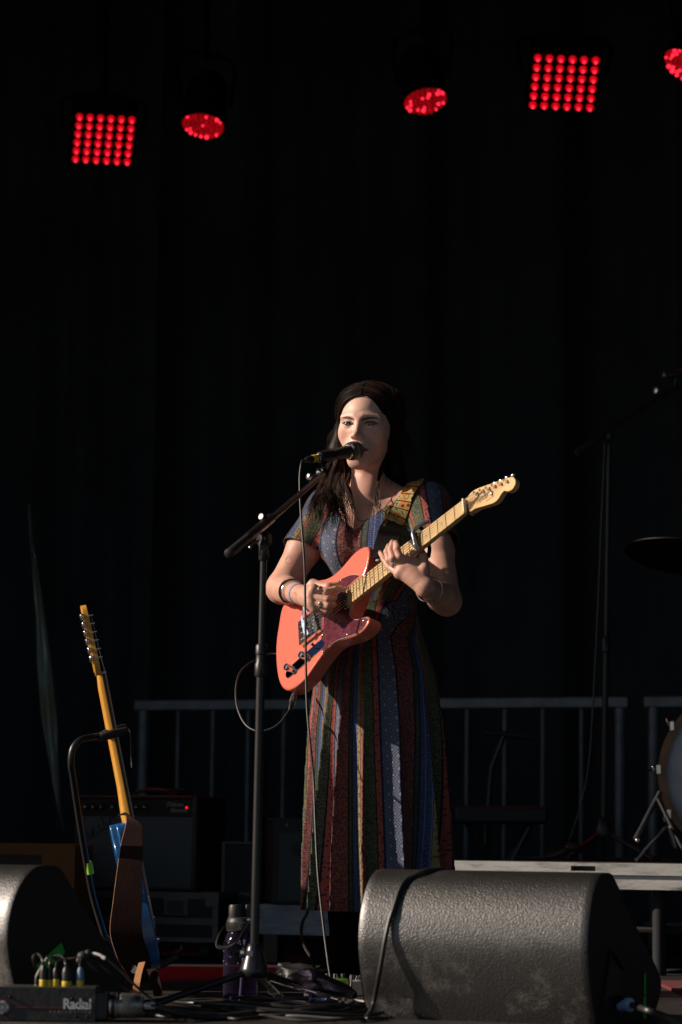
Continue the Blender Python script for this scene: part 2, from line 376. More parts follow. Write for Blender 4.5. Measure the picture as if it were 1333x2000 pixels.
# ------------------------------------------------------------------ drum riser, beam, barriers
alu_front = M['alu']; leg_m = mat('shaded_leg_steel', (.010, .012, .015), .8, .1)  # legs coloured near black to stand in for shade under the riser
r1 = empty('stage_riser', 'drum riser with worn bright aluminium double edge, standing behind the right monitor', 'riser', (1.5, 9.9, 0))
zt = .345; RP = (.75, 9.22); Y = lambda g: yaw(g, RP, SY)
X0, X1 = RP[0] - .42, RP[0] + 2.2; Y0 = RP[1]
part('deck', Y(box(((X0 + X1) / 2, Y0 + .8, zt - .012), (X1 - X0 - .02, 1.58, .022))), floor_mat(), r1, smooth=False)
def slotted(y, x0, x1, z0, z1, slot):   # profile face with a hand slot
    zc = (z0 + z1) / 2; hh = .008; a, b = slot
    o = [box(((x0 + a) / 2, y, zc), (a - x0, .03, z1 - z0)), box(((b + x1) / 2, y, zc), (x1 - b, .03, z1 - z0)),
         box(((a + b) / 2, y, (z1 + zc + hh) / 2), (b - a, .03, z1 - zc - hh)), box(((a + b) / 2, y, (z0 + zc - hh) / 2), (b - a, .03, zc - hh - z0))]
    return joing(o)
sx0 = RP[0] + on_line(1120, RP, SY)[0]; sx1 = RP[0] + on_line(1168, RP, SY)[0]
part('edge_profile', Y(slotted(Y0 - .01, X0, X1, .308, zt, (sx0, sx1))), alu_front, r1, smooth=False)
part('edge_profile', Y(box(((X0 + X1) / 2, Y0 + .002, .285), (X1 - X0, .03, .042))), alu_front, r1, smooth=False)
part('slot_shade', Y(box(((sx0 + sx1) / 2, Y0 + .012, .327), (.12, .012, .03))), M['ink'], r1, smooth=False)  # black sheet stands in for the shade inside the hand slot
for x in (X0 + .05, RP[0] + on_line(1278, RP, SY)[0], 2.85):
    for y in (Y0 + .06, Y0 + 1.5): part('leg', Y(tube([(x, y, 0), (x, y, .27)], .022, 12)), leg_m, r1)
part('brace', Y(tube([(X0 + .05, Y0 + .1, .14), (X1 - .1, Y0 + .1, .14)], .012, 8)), leg_m, r1)
b1 = empty('low_riser', 'low platform with a blue grey weathered timber front edge, behind the singer\'s feet', 'riser', (0, 9.5, 0))
wood_blue = mat('painted_timber', (.24, .31, .39), .7, var=.45, scale=6, stretch=(1, 4, 9), bump=.3, bscale=20)
BP = (0., 9.68); Yb = lambda g: yaw(g, BP, SY); xa = BP[0] + on_line(507, BP, SY, 1800)[0]
part('front_board', Yb(box(((xa + .25) / 2, 9.68, .142), (.25 - xa, .03, .098))), wood_blue, b1, smooth=False, bevel=.003)
part('deck', Yb(box(((xa + .25) / 2, 10.20, .186), (.25 - xa, 1.0, .012))), wood_blue, b1, smooth=False)
for x in (xa + .06, .2):
    for y in (9.66, 10.5): part('leg', Yb(box((x, y, .048), (.05, .05, .09))), M['black_plastic'], b1, smooth=False)
def barrier(x0, x1, piv, label, zt=.93, n=13, grp='steel barriers behind the stage'):
    D = piv[1]; K = lambda g: yaw(g, piv, SY); c_ = K(G([((x0 + x1) / 2, D, 0)])).V[0]
    t = empty('steel_barrier', label, 'barrier', c_, grp)
    part('rail', K(box(((x0 + x1) / 2, D, zt), (x1 - x0, .04, .042))), M['galv'], t, smooth=False, bevel=.006)
    part('rail', K(box(((x0 + x1) / 2, D, .1), (x1 - x0, .04, .042))), M['galv'], t, smooth=False, bevel=.006)
    a = x0 + .035; b = x1 - .035
    for x in (a, b): part('post', K(tube([(x, D, 0), (x, D, zt - .02)], .022, 12)), M['galv'], t)
    for i in range(1, n): x = a + (b - a) * i / n; part('bar', K(tube([(x, D, .12), (x, D, zt - .02)], .009, 8)), M['galv'], t)
    part('foot', K(box((a, D, .01), (.06, .5, .02))), M['galv'], t); part('foot', K(box((b, D, .01), (.06, .5, .02))), M['galv'], t)
QP = (.2, 11.3); xb0 = QP[0] + on_line(266, QP, SY, 1382)[0]; xb1 = QP[0] + on_line(1230, QP, SY, 1382)[0]; xb2 = QP[0] + on_line(1260, QP, SY, 1382)[0]
barrier(xb0, xb1, QP, 'dim galvanised steel barrier with upright bars standing behind the singer')
barrier(xb2, xb2 + (xb1 - xb0), QP, 'steel barrier behind the drum, entering from the right edge')
# pale strip standing for daylight seen through a slit in the left drapes
pts = [(57, 985), (63, 1060), (70, 1120), (80, 1210), (87, 1300), (96, 1400), (104, 1480), (114, 1560), (124, 1622)]
wd = [.006, .012, .02, .03, .05, .055, .035, .022, .006]
pp = crom([P(*q, 11.6) for q in pts], 6); ww = np.interp(np.linspace(0, 8, len(pp)), range(9), wd)
V = []; F = []
for i, (c, w_) in enumerate(zip(pp, ww)):
    for j in range(6):
        a = j / 5 - .5; V.append(c + np.array([a * w_, .03 * math.sin(a * 9 + i * .13), 0]))
    for j in range(6):
        a = j / 5 - .5; V.append(c + np.array([a * w_, .008 + .03 * math.sin(a * 9 + i * .13), 0]))
for i in range(len(pp) - 1):
    for j in range(5): F.append((12 * i + j, 12 * i + j + 1, 12 * i + 13 + j, 12 * i + 12 + j)); F.append((12 * i + 6 + j, 12 * i + 18 + j, 12 * i + 19 + j, 12 * i + 7 + j))
single('slit_daylight', G(V, F), mat('slit_daylight_pale', (.62, .70, .78), .6, col2=(.42, .44, .25), scale=3, sheen=.2), 'narrow pale strip coloured as daylight in a slanting slit of the left drapes', 'drape')
# ================================================================== STAGE MONITORS
def scuffed(name, base=(.028, .028, .027)):
    m = mat(name, base, .44, bump=.5, bscale=260, spec=1.0, rvar=.06, scale=20)
    t = m.node_tree; b = t.nodes['Principled BSDF']; tc = t.nodes.new('ShaderNodeTexCoord'); b.inputs['Coat Weight'].default_value = .45; b.inputs['Coat Roughness'].default_value = .36; b.inputs['Coat IOR'].default_value = 1.6
    n = t.nodes.new('ShaderNodeTexNoise'); n.inputs['Scale'].default_value = 9; n.inputs['Detail'].default_value = 9; n.inputs['Roughness'].default_value = .72
    t.links.new(tc.outputs['Object'], n.inputs[0])
    r = t.nodes.new('ShaderNodeValToRGB'); r.color_ramp.elements[0].position = .53; r.color_ramp.elements[1].position = .70
    r.color_ramp.elements[0].color = (*base, 1); r.color_ramp.elements[1].color = (.22, .20, .18, 1)
    t.links.new(n.outputs['Fac'], r.inputs[0])
    # scuffs gather near the feet: worn paint low on the box
    sx = t.nodes.new('ShaderNodeSeparateXYZ'); t.links.new(tc.outputs['Object'], sx.inputs[0])
    mr = t.nodes.new('ShaderNodeMapRange'); mr.inputs[1].default_value = .22; mr.inputs[2].default_value = .02; mr.inputs[3].default_value = .08; mr.inputs[4].default_value = .9
    t.links.new(sx.outputs['Z'], mr.inputs[0])
    mx = t.nodes.new('ShaderNodeMix'); mx.data_type = 'RGBA'; mx.inputs[6].default_value = (*base, 1)
    t.links.new(mr.outputs[0], mx.inputs[0]); t.links.new(r.outputs[0], mx.inputs[7]); t.links.new(mx.outputs[2], b.inputs['Base Color'])
    # coarse dents on top of the fine grain
    n3 = t.nodes.new('ShaderNodeTexNoise'); n3.inputs['Scale'].default_value = 150; t.links.new(tc.outputs['Object'], n3.inputs[0])
    b2 = t.nodes.new('ShaderNodeBump'); b2.inputs['Strength'].default_value = .3; b2.inputs['Distance'].default_value = .0025
    old = b.inputs['Normal'].links[0].from_socket; t.links.new(n3.outputs['Fac'], b2.inputs['Height']); t.links.new(old, b2.inputs['Normal']); t.links.new(b2.outputs[0], b.inputs['Normal'])
    return m
M['wedge'] = scuffed('textured_black_paint', (.010, .010, .0098)); M['wedge_side'] = mat('black_side_paint', (.014, .014, .014), .6, bump=.35, bscale=160)
PROF = [(.062, 0), (.035, .05), (.012, .11), (.0, .165), (.002, .205), (.014, .25), (.036, .29), (.062, .318), (.092, .334), (.125, .338),
        (.165, .334), (.21, .308), (.31, .236), (.41, .168), (.49, .118), (.525, .09), (.530, .065), (.51, .035), (.475, 0)]
def monitor(corner, phi, width, label, tail=1.0):
    """corner: floor position of the right front (u=0), width runs to the left"""
    wd = np.array([math.cos(phi), -math.sin(phi), 0]); dp = np.array([math.sin(phi), math.cos(phi), 0]); up = np.array([0, 0, 1.])
    pr = crom([(u if u < .165 else .165 + (u - .165) * tail, z) for u, z in PROF], 3); c = np.asarray(corner, float)
    t = empty('stage_monitor', label, 'stage monitor', c - wd * width / 2 + dp * .2, 'black wedge stage monitors at the front of the stage')
    def pt(x, u, z): return c + wd * x + dp * u + up * z
    n = len(pr)
    sh = []; F = []; xs = [0, -.004] + list(np.linspace(-.02, -width + .02, 14)) + [-width + .004, -width]
    ins = [.003, .0] + [0] * 14 + [0, .003]
    ctr = np.array([.2, .15])
    for x, q in zip(xs, ins):
        for u, z in pr:
            d = ctr - np.array([u, z]); d = d / np.linalg.norm(d) * q; sh.append(pt(x, u + d[0], z + d[1]))
    for i in range(len(xs) - 1):
        for j in range(n - 1): F.append((i * n + j, (i + 1) * n + j, (i + 1) * n + j + 1, i * n + j + 1))
        F.append((i * n + n - 1, (i + 1) * n + n - 1, (i + 1) * n, i * n))
    part('cabinet', G(sh, F), M['wedge'], t, ang=60)
    part('side_panel', G([pt(-.0005, *q) for q in pr], [tuple(range(n))]), M['wedge_side'], t, smooth=False)
    part('side_panel', G([pt(-width + .0005, *q) for q in pr], [tuple(range(n))][::-1]), M['wedge_side'], t, smooth=False)
    gr = []
    for u, z in ((.215, .300), (.36, .158)): pass
    q = [pt(-.03, .216, .306), pt(-width + .03, .216, .306), pt(-width + .03, .165 + .315 * tail, .128), pt(-.03, .165 + .315 * tail, .128)]
    nn = unit(dp * .7 + up * .71); g = G([v + nn * .002 for v in q] + [v + nn * .009 for v in q], [(0, 1, 2, 3), (7, 6, 5, 4), (0, 4, 5, 1), (1, 5, 6, 2), (2, 6, 7, 3), (3, 7, 4, 0)])
    part('grille', g, M['black_metal'], t, smooth=False)
    return t, pt
cR = P(1148, 2001, 6.53); cR[2] = 0
tR, ptR = monitor(cR, rad(24), .555, 'big scuffed black wedge monitor at the lower right with a cable draped over its top')
# recessed connector dish, blue plug, green tape strip on the right side panel
part('connector_dish', G([ptR(.001, .095, .05), ptR(.001, .15, .165), ptR(.001, .235, .12), ptR(.001, .20, .02)], [(0, 1, 2, 3)]) + joing([tube([ptR(.004, .095, .05), ptR(.004, .15, .165), ptR(.004, .235, .12)], .003, 6)]), M['black_plastic'], tR, smooth=False)
def tape(pt, u0, z0, u1, z1, w_, parent, m, seg=6, name='tape_strip'):
    d = unit([u1 - u0, z1 - z0]); p_ = np.array([-d[1], d[0]]) * w_ / 2; a = np.array([u0, z0]); b_ = np.array([u1, z1])
    q = [a - p_, b_ - p_, b_ + p_, a + p_]; part(name, G([pt(.0012, *k) for k in q] + [pt(.002, *k) for k in q], [(0, 1, 2, 3), (7, 6, 5, 4), (0, 4, 5, 1), (1, 5, 6, 2), (2, 6, 7, 3), (3, 7, 4, 0)]), m, parent, smooth=False)
tape(ptR, .40, .0, .40, .052, .018, tR, M['green']); tape(ptR, .402, .056, .402, .105, .013, tR, M['green'])
cL = P(92, 1690, 6.76); phL = rad(37); cL = cL - np.array([math.sin(phL), math.cos(phL), 0]) * .125; cL[2] = 0
tL, ptL = monitor(cL, phL, .56, 'scuffed black wedge monitor cut off by the left edge, behind the rusty direct box', tail=.66)
tape(ptL, .10, .100, .185, .150, .026, tL, M['green'])
# blue speaker plug and its cable on the right monitor
sp = empty('speaker_cable', 'black speaker cable with a blue plug pushed into the right side of the big monitor', 'cable', ptR(.03, .2, .055))
a0 = ptR(.004, .19, .062)
px_plug = lambda x, y, d: P(x, y, d)
D0 = a0[1]
part('plug_collar', lathe([(.012, 0), (.016, .002), (.016, .03), (.012, .034)], P(1212, 1962, D0 - .0), P(1240, 1963, D0 - .03) - P(1212, 1962, D0), 20), mat('blue_plug', (.35, .55, .85), .4), sp)
part('plug_body', lathe([(.014, 0), (.015, .03), (.010, .05)], P(1190, 1956, D0 + .02), P(1240, 1963, D0 - .03) - P(1212, 1962, D0), 20), M['black_plastic'], sp)
part('lead', cable([P(1236, 1963, D0 - .03), P(1262, 1972, 6.5), P(1300, 1985, 6.5), P(1345, 2006, 6.5), P(1400, 2016, 6.52)], .0075), M['cable'], sp)
# cable draped over the big monitor
_PR = crom(PROF, 3)
def on_profile(x, s_, off=.006):
    """point on the cabinet at x along width and arc parameter s_ of the profile, offset outwards"""
    pr = _PR; L_ = np.r_[0, np.cumsum(np.linalg.norm(np.diff(pr, axis=0), axis=1))]; s_ = s_ * L_[-1]
    u = np.interp(s_, L_, pr[:, 0]); z = np.interp(s_, L_, pr[:, 1]); d = unit(np.array([u, z]) - np.array([.2, .15]))
    return ptR(x, u + d[0] * off, z + d[1] * off)
_Lp = np.r_[0, np.cumsum(np.linalg.norm(np.diff(_PR, axis=0), axis=1))]; _SM = _Lp[np.argmax(_PR[:, 1])] / _Lp[-1]
_WG = {}
def wedge_hit(px, py, off):
    if off not in _WG:
        _WG[off] = np.array([on_profile(x, s_, off) for x in np.linspace(-.55, 0, 90) for s_ in np.linspace(0, _SM, 90)])
    q = _WG[off]; d = q - CAM; z = d @ _fw
    e = (CX + FPX * (d @ _rt) / z - px) ** 2 + (CY - FPX * (d @ _up) / z - py) ** 2
    return q[np.argmin(e)]
_q0 = wedge_hit(838, 1699, .005); _q1 = wedge_hit(800, 1715, .005); _d = np.array([math.sin(rad(24)), math.cos(rad(24)), 0])
cb = [_q0 + _d * .16 + (_q0 - _q1) * 1.5 * [1, 0, 0] - np.array([0, 0, .10]), _q0 + _d * .07 + (_q0 - _q1) * .7 * [1, 0, 0] - np.array([0, 0, .012]), _q0, _q1, wedge_hit(781, 1733, .006), wedge_hit(768, 1775, .007), wedge_hit(762, 1800, .008), wedge_hit(751, 1843, .014), wedge_hit(743, 1902, .026), wedge_hit(728, 1968, .038), P(706, 2000, 6.60), P(690, 2030, 6.60)]
single('monitor_cable', cable(cb, .0058), M['cable'], 'black cable draped over the top of the big right monitor and hanging down its front', 'cable')
# ================================================================== ELECTRIC GUITARS
GO = np.array([-0.09096, 7.8, 0.96216])
GR = np.stack([unit([0.621291, -0.6459314, 0.44358777]), unit([-0.05609786, 0.52798565, 0.84739848]), unit([-0.78156927, -0.55136538, 0.29179736])], 1)
def GP(px, py, h=0.0):
    r = ray(px, py); n = GR[:, 2]; p0 = GO + n * h; return CAM + r * (((p0 - CAM) @ n) / (r @ n))
def gl(px, py, h=0.0):
    d = GP(px, py, h) - GO; return (d @ GR[:, 0], d @ GR[:, 1])
HB = -.010          # body face below the fretboard plane
def z4(pts, h): return [gl(530 + x / 5.796, 1050 + y / 5.796, h) for x, y in pts]
lower = z4([(50, 1250), (52, 1400), (70, 1560), (100, 1660), (140, 1712), (190, 1728), (260, 1702), (330, 1650), (400, 1580), (470, 1480), (540, 1380), (600, 1300), (660, 1235), (750, 1175), (860, 1142), (960, 1105), (1040, 1050), (1092, 985), (1110, 925), (1088, 890), (1040, 897), (985, 915), (935, 905), (905, 865), (908, 805), (935, 755)], HB)
upper = z4([(1065, 400), (1088, 330), (1106, 240), (1112, 160), (1100, 112), (1070, 97), (1010, 118), (930, 180), (860, 260), (780, 350), (700, 420), (620, 462), (520, 482), (440, 510), (350, 560), (250, 630), (160, 720), (110, 830), (80, 1000), (58, 1140)], HB)
def smooth_closed(p, k=4):
    p = np.asarray(p); n = len(p); q = crom(np.vstack([p[-2:], p, p[:3]]), k); return q[2 * k:(n + 2) * k]
BODY = np.vstack([crom(lower, 4), crom(upper, 4)])
FR = [648 * (1 - 2 ** (-i / 12)) / 1000 for i in range(23)]     # from the nut
def guitar(O, R, body_m, guard_m, board_m, neck_m, label, group, logo=True, base=None, dark_board=False):
    O = np.asarray(O, float); nut = .648; cm = M['chrome']
    t = empty('electric_guitar', label, 'electric guitar', O if base is None else base, group)
    def W(g): return g.tf(R, O)
    body = part('body', W(prism(BODY, HB - .0445, HB)), body_m, t, bevel=.0055, seg=4)
    # neck: D-shaped, with the board on top
    xs = np.linspace(.160, nut, 14); V = []; F = []; k = 9
    for x in xs:
        hw = np.interp(x, [.185, nut], [.028, .021]); dpth = np.interp(x, [.16, .25, .27, .34, nut - .03, nut], [.024, .024, .026, .0205, .019, .015])
        for j in range(k):
            a = math.pi * j / (k - 1); V.append((x, hw * math.cos(a), -.006 - dpth * abs(math.sin(a)) ** .7 * .85))
    for i in range(len(xs) - 1):
        for j in range(k - 1): F.append((i * k + j, i * k + k + j, i * k + k + j + 1, i * k + j + 1))
        F.append((i * k + k - 1, i * k + 2 * k - 1, i * k + k, i * k))
    F += [tuple(range(k)), tuple(range((len(xs) - 1) * k + k - 1, (len(xs) - 1) * k - 1, -1))]
    neck = part('neck', W(G(V, F)), neck_m, t)
    x0 = .182
    fb = part('fretboard', W(prism([(x0, -.028), (nut, -.021), (nut, .021), (x0, .028)], -.0062, 0)), board_m, t, smooth=False)
    fr = []; 
    for i in range(1, 22):
        x = nut - FR[i]; hw = np.interp(x, [.185, nut], [.0282, .0212]); fr.append(tube([(x, -hw, .0004), (x, hw, .0004)], .0011, 6))
    part('frets', W(joing(fr)), mat('fret_wire', (.16, .14, .12), .35, .8), fb)
    dots = []
    for i in (3, 5, 7, 9, 12, 15, 17, 19, 21):
        x = nut - (FR[i] + FR[i - 1]) / 2
        for y in ((0,) if i != 12 else (-.009, .009)): dots.append(lathe([(.0028, -.001), (.0028, .0005)], (x, y, 0), (0, 0, 1), 10))
    part('dots', W(joing(dots)), mat('dot_inlay', (.8, .8, .8) if dark_board else (.02, .02, .02), .4), fb)
    part('nut', W(box((nut + .002, 0, .0005), (.004, .043, .010))), mat('bone', (.7, .66, .55), .4), t)
    # headstock
    hs = [gl(680 + x / 3.7028, 900 + y / 3.7028, -.008) for x, y in [(851, 372), (890, 364), (930, 342), (1000, 322), (1060, 300), (1090, 270), (1108, 240), (1130, 217), (1155, 221), (1185, 208), (1205, 180), (1212, 150), (1203, 125), (1180, 116), (1110, 137), (1030, 166), (950, 193), (905, 216), (880, 240), (845, 283)]]
    hs = np.array(hs); HS = np.vstack([hs[:1], crom(hs[1:-1], 3), hs[-1:]]); HS = np.vstack([HS, [(nut + .004, .021), (nut + .004, -.021)]])
    hd = part('headstock', W(prism(HS, -.023, -.008)), neck_m if logo else neck_m, t, bevel=.002, seg=3)
    posts = [gl(680 + x / 3.7028, 900 + y / 3.7028, -.006) for x, y in [(930, 236), (972, 220), (1017, 203), (1060, 185), (1104, 168), (1147, 150)]]
    yt = [-.0175 + .007 * i for i in range(6)][::-1]
    for i, (x, y) in enumerate(posts):
        ye = .010 + np.interp(x, HS[:, 0][np.argsort(HS[:, 0])], 0 * HS[:, 0]); top = np.interp(x, [posts[0][0], posts[-1][0]], [posts[0][1] + .010, posts[-1][1] + .013])
        g = lathe([(.0055, -.002), (.0055, .0015), (.0034, .002), (.003, .009), (.0034, .012)], (x, y, -.008), (0, 0, 1), 12)
        g = g + box((x, y + .004, -.0275), (.016, .026, .009)) + tube([(x + .002, y + .012, -.028), (x + .002, top + .010, -.028)], .0022, 6)
        g = g + sphere((x + .002, top + .016, -.028), (.0085, .006, .0045), 12, 8)
        tn = part('tuner', W(g), cm, t)
    # strings, continuous from the saddles to the posts
    sg = []
    order = list(range(6))
    for i in range(6):
        ys = .0265 - .0106 * i; yn = .0172 - .0069 * i; px_, py_ = posts[i]
        sg.append(tube([(-.03, ys, -.004), (.0, ys, .003), (nut, yn, .0055 - .0012), (px_, py_, -.001)], .00045 + .00008 * (5 - i), 5))
    part('strings', W(joing(sg)), mat('string_steel', (.55, .52, .48), .3, 1), t)
    # bridge plate with lip, saddles, pickup
    bx0, bx1, by = -.026, .060, .0375; bz = HB + .0015
    pl = joing([box(((bx0 + bx1) / 2, 0, bz), (bx1 - bx0, 2 * by, .003)), box(((bx0 + bx1) / 2, by, bz + .005), (bx1 - bx0, .002, .012)), box(((bx0 + bx1) / 2, -by, bz + .005), (bx1 - bx0, .002, .012)), box((bx0, 0, bz + .005), (.002, 2 * by, .012))])
    br = part('bridge', W(pl), cm, t, smooth=False)
    for i in range(3): part('saddle', W(tube([(0 - .004 + .004 * i, .030 - .0212 * i, bz + .0055), (0, .030 - .0212 * i - .018, bz + .0055)], .004, 10) + tube([(-.024, .022 - .0212 * i, bz + .0055), (-.004, .022 - .0212 * i, bz + .0055)], .0015, 6)), mat('brass_saddle', (.62, .55, .42), .3, 1), br)
    pk = np.array([[math.cos(a) * .0085 + (0.008 if False else 0), math.sin(a) * .0085] for a in np.linspace(0, 2 * np.pi, 20, endpoint=False)]); pk[:, 1] += np.sign(pk[:, 1]) * .026
    ca, sa = math.cos(rad(14)), math.sin(rad(14)); pk = pk @ np.array([[ca, sa], [-sa, ca]]) + [.036, 0]
    part('bridge_pickup', W(prism(pk, bz, bz + .009)), M['black_plastic'], br, bevel=.001)
    part('pole_pieces', W(joing([lathe([(.0024, 0), (.0024, .0006)], (.036 + .0027 * (2.5 - i), .0265 - .0106 * i, bz + .009), (0, 0, 1), 10) for i in range(6)])), M['dull_chrome'], br)
    # neck pickup
    part('neck_pickup', W(prism([( .160 + .009 * math.cos(a), .033 * math.sin(a) + (.0 if abs(math.sin(a)) > .9 else 0)) for a in np.linspace(0, 2 * np.pi, 24, endpoint=False)], HB, HB + .010)), M['black_plastic'], t, bevel=.001)
    part('pickup_screws', W(joing([lathe([(.003, 0), (.003, .002), (.001, .003)], (.172 - .006 * (i % 2), .034 - .0106 * i * 1.25, HB + .009), (0, 0, 1), 10) for i in range(6)])), cm, t)
    # pickguard
    gd = z4([(1003, 432), (960, 418), (900, 425), (830, 455), (760, 495), (700, 535), (650, 600), (615, 700), (600, 850), (597, 1030), (574, 1060), (573, 1165), (606, 1185), (608, 1215), (585, 1255), (583, 1302), (600, 1295), (650, 1228), (750, 1166), (860, 1130), (960, 1092), (1030, 1042), (1080, 975), (1098, 922), (1082, 903), (1040, 912), (980, 932), (925, 920), (893, 872), (896, 800), (920, 750), (890, 745), (868, 650), (862, 560), (950, 480)], HB)
    gd = np.array(gd); c_ = gd.mean(0)
    part('pickguard_edge', W(prism(gd, HB + .0003, HB + .0014)), mat('guard_edge', (.45, .36, .32), .4), t, smooth=False)
    g2 = []
    for i in range(len(gd)):
        a, b_, c2 = gd[i - 1], gd[i], gd[(i + 1) % len(gd)]; d1 = unit(np.r_[b_ - a, 0]); d2 = unit(np.r_[c2 - b_, 0]); nrm = np.array([-(d1 + d2)[1], (d1 + d2)[0]]); nrm /= np.linalg.norm(nrm) + 1e-9
        area = np.sum(gd[:, 0] * np.roll(gd[:, 1], -1) - np.roll(gd[:, 0], -1) * gd[:, 1]); g2.append(b_ + nrm * .0013 * (1 if area > 0 else -1))
    gp = part('pickguard', W(prism(g2, HB + .0016, HB + .0026)), guard_m, t, smooth=False)
    sc = z4([(793, 483), (1050, 945), (865, 1100), (585, 1105), (590, 1295), (887, 795)], HB)
    part('screws', W(joing([lathe([(.0032, 0), (.0028, .0012), (.001, .0016)], (x, y, HB + .0026), (0, 0, 1), 12) for x, y in sc])), cm, gp)
    # control plate
    A = np.array(z4([(212, 1528)], HB)[0]); B_ = np.array(z4([(590, 1192)], HB)[0]); d = unit(np.r_[B_ - A, 0])[:2]; nn = np.array([-d[1], d[0]]); pts = []
    for a in np.linspace(-90, 90, 12): pts.append(B_ + .016 * (math.cos(rad(a)) * d + math.sin(rad(a)) * nn))
    for a in np.linspace(90, 270, 12): pts.append(A + .016 * (math.cos(rad(a)) * d + math.sin(rad(a)) * nn))
    cp = part('control_plate', W(prism(pts, HB + .0003, HB + .0022)), mat('polished_chrome', (.85, .86, .88), .04, 1), t, bevel=.0006)
    for f_, hh in ((.10, .024), (.52, .022)):
        q = A + (B_ - A) * f_ + nn * .0; part('knob', W(lathe([(.0085, 0), (.0098, .001), (.0098, hh - .003), (.009, hh - .0005), (.0, hh)], (q[0], q[1], HB + .0022), (0, 0, 1), 24)), cm, cp)
    q = A + (B_ - A) * .80; e = q + d * .004
    part('switch', W(tube([(q[0], q[1], HB), (e[0] + .004, e[1], HB + .018)], .0015, 8) + lathe([(.0035, 0), (.0042, .008), (.003, .011)], (e[0] + .004, e[1], HB + .016), (0.2, 0, 1), 12)), M['black_plastic'], cp)
    for s_ in ((BODY[:, 0].min() - .001, .0, -.032, (-1, 0, 0)),):
        part('strap_button', W(lathe([(.004, 0), (.0035, .006), (.007, .011), (.006, .014)], s_[:3], s_[3], 14)), cm, t)
    return t, W
def speckle(name, c1, c2, rough):
    m = mat(name, c1, rough, coat=.6, spec=.5, scale=60, col2=c2, thr=(.42, .6)); return m
coral = mat('coral_paint', (.70, .165, .105), .22, coat=.5, bump=.12, bscale=600)
tort = speckle('tortoise_guard', (.15, .035, .045), (.085, .018, .028), .12)
maple = mat('maple_board', (.72, .50, .22), .35, col2=(.60, .38, .14), scale=30, stretch=(1, 1, 1), coat=.3)
maple_n = mat('maple_neck', (.74, .49, .22), .3, col2=(.66, .40, .16), scale=25, coat=.4)
tG, WG = guitar(GO, GR, coral, tort, maple, maple_n, 'coral red electric guitar with a tortoiseshell guard that the singer is playing', None)
# headstock writing and flower mark
hx, hy = gl(680 + 932 / 3.7028, 900 + 318 / 3.7028, -.008)
R90 = GR @ np.array([[math.cos(rad(-2)), -math.sin(rad(-2)), 0], [math.sin(rad(-2)), math.cos(rad(-2)), 0], [0, 0, 1]])
tx = textg('Fender', .030, np.eye(3), (0, 0, 0), shear=.35, depth=.0002, spacing=.85)
tx = G(np.c_[tx.V[:, 0] * .62, tx.V[:, 1], tx.V[:, 2]], tx.F)
part('logo', tx.tf(R90, GO + GR @ np.array([hx, hy, -.0078])), M['ink'], tG, smooth=False)
tx = textg('TELECASTER', .0055, np.eye(3), (0, 0, 0), depth=.0002)
hx2, hy2 = gl(680 + 1000 / 3.7028, 900 + 296 / 3.7028, -.008)
part('small_print', tx.tf(R90, GO + GR @ np.array([hx2, hy2 - .001, -.0078])), mat('faint_ink', (.2, .12, .05), .5), tG, smooth=False)
hx, hy = gl(680 + 880 / 3.7028, 900 + 312 / 3.7028, -.008)
part('truss_rod_slot', prism([(hx - .014, hy), (hx, hy + .0055), (hx + .014, hy + .001), (hx, hy - .005)], -.0079, -.0075).tf(GR, GO), M['ink'], tG, smooth=False)
hx, hy = gl(680 + 1042 / 3.7028, 900 + 235 / 3.7028, -.008)
part('string_tree', WG(sphere((hx, hy, -.006), (.004, .008, .003), 10, 6)), M['dull_chrome'], tG)
# capo across the neck
cx_, _c = gl(818, 1058, 0)
cp = empty('capo', 'silver grey spring capo clamped across the neck of the coral guitar', 'capo', WG(G([(cx_, 0, 0)])).V[0])
capo_m = mat('grey_capo', (.32, .34, .38), .3, .7); hw = .0245
bar = [(cx_ + .004, -.034, .006), (cx_ + .002, -.020, .0135), (cx_, .0, .0145), (cx_ - .001, .020, .016), (cx_ + .004, .034, .012), (cx_ + .016, .046, .0), (cx_ + .03, .055, -.015)]
part('bar', WG(cable(bar, np.interp(np.linspace(0, 1, 49), [0, .1, .5, .8, 1], [.004, .0058, .0058, .006, .005]), 8, 10)), capo_m, cp)
part('pad', WG(box((cx_ - .0, 0, .0078), (.010, .046, .005))), M['rubber'], cp, bevel=.001)
part('lever', WG(cable([(cx_ + .004, .040, .008), (cx_ + .0, .050, -.012), (cx_ - .002, .034, -.030), (cx_ - .004, .0, -.040), (cx_ - .006, -.030, -.036)], .0055, 8, 10)), mat('black_capo', (.03, .03, .035), .35, .4), cp)
# ---- blue guitar standing on the left
def Pz(px, py, D): return P(px, py, D)
Ab = Pz(290, 1885, 7.72); At = Pz(153, 1186, 7.62); a_ = unit(At - Ab)
n_ = unit(np.array([.98, .16, .1])); n_ = unit(n_ - a_ * (n_ @ a_)); w_ = unit(np.cross(n_, a_)); RB = np.stack([a_, w_, n_], 1)
x_end = BODY[:, 0].min(); Ltot = np.linalg.norm(At - Ab); OB = Ab - a_ * (x_end + .022) - n_ * (HB - .022) * 1.0
blue = mat('blue_paint', (.012, .10, .30), .25, coat=.7); amber = mat('amber_neck', (.80, .40, .06), .3, col2=(.70, .33, .05), scale=20, coat=.5)
tB, WB = guitar(OB, RB, blue, M['black_plastic'], mat('rosewood_board', (.05, .025, .015), .5), amber, 'blue electric guitar seen edge on, leaning in a stand with a brown leather strap', None, logo=False, dark_board=True)
print('blue guitar top px', proj(WB(G([(.648 + .19, 0, 0)])).V[0]), proj(Ab))
leather = mat('brown_leather', (.024, .009, .008), .85, spec=.15, var=.3, scale=25, bump=.15, bscale=120); suede = mat('tan_suede', (.42, .20, .09), .9, var=.2, scale=60)
Dg = 7.55
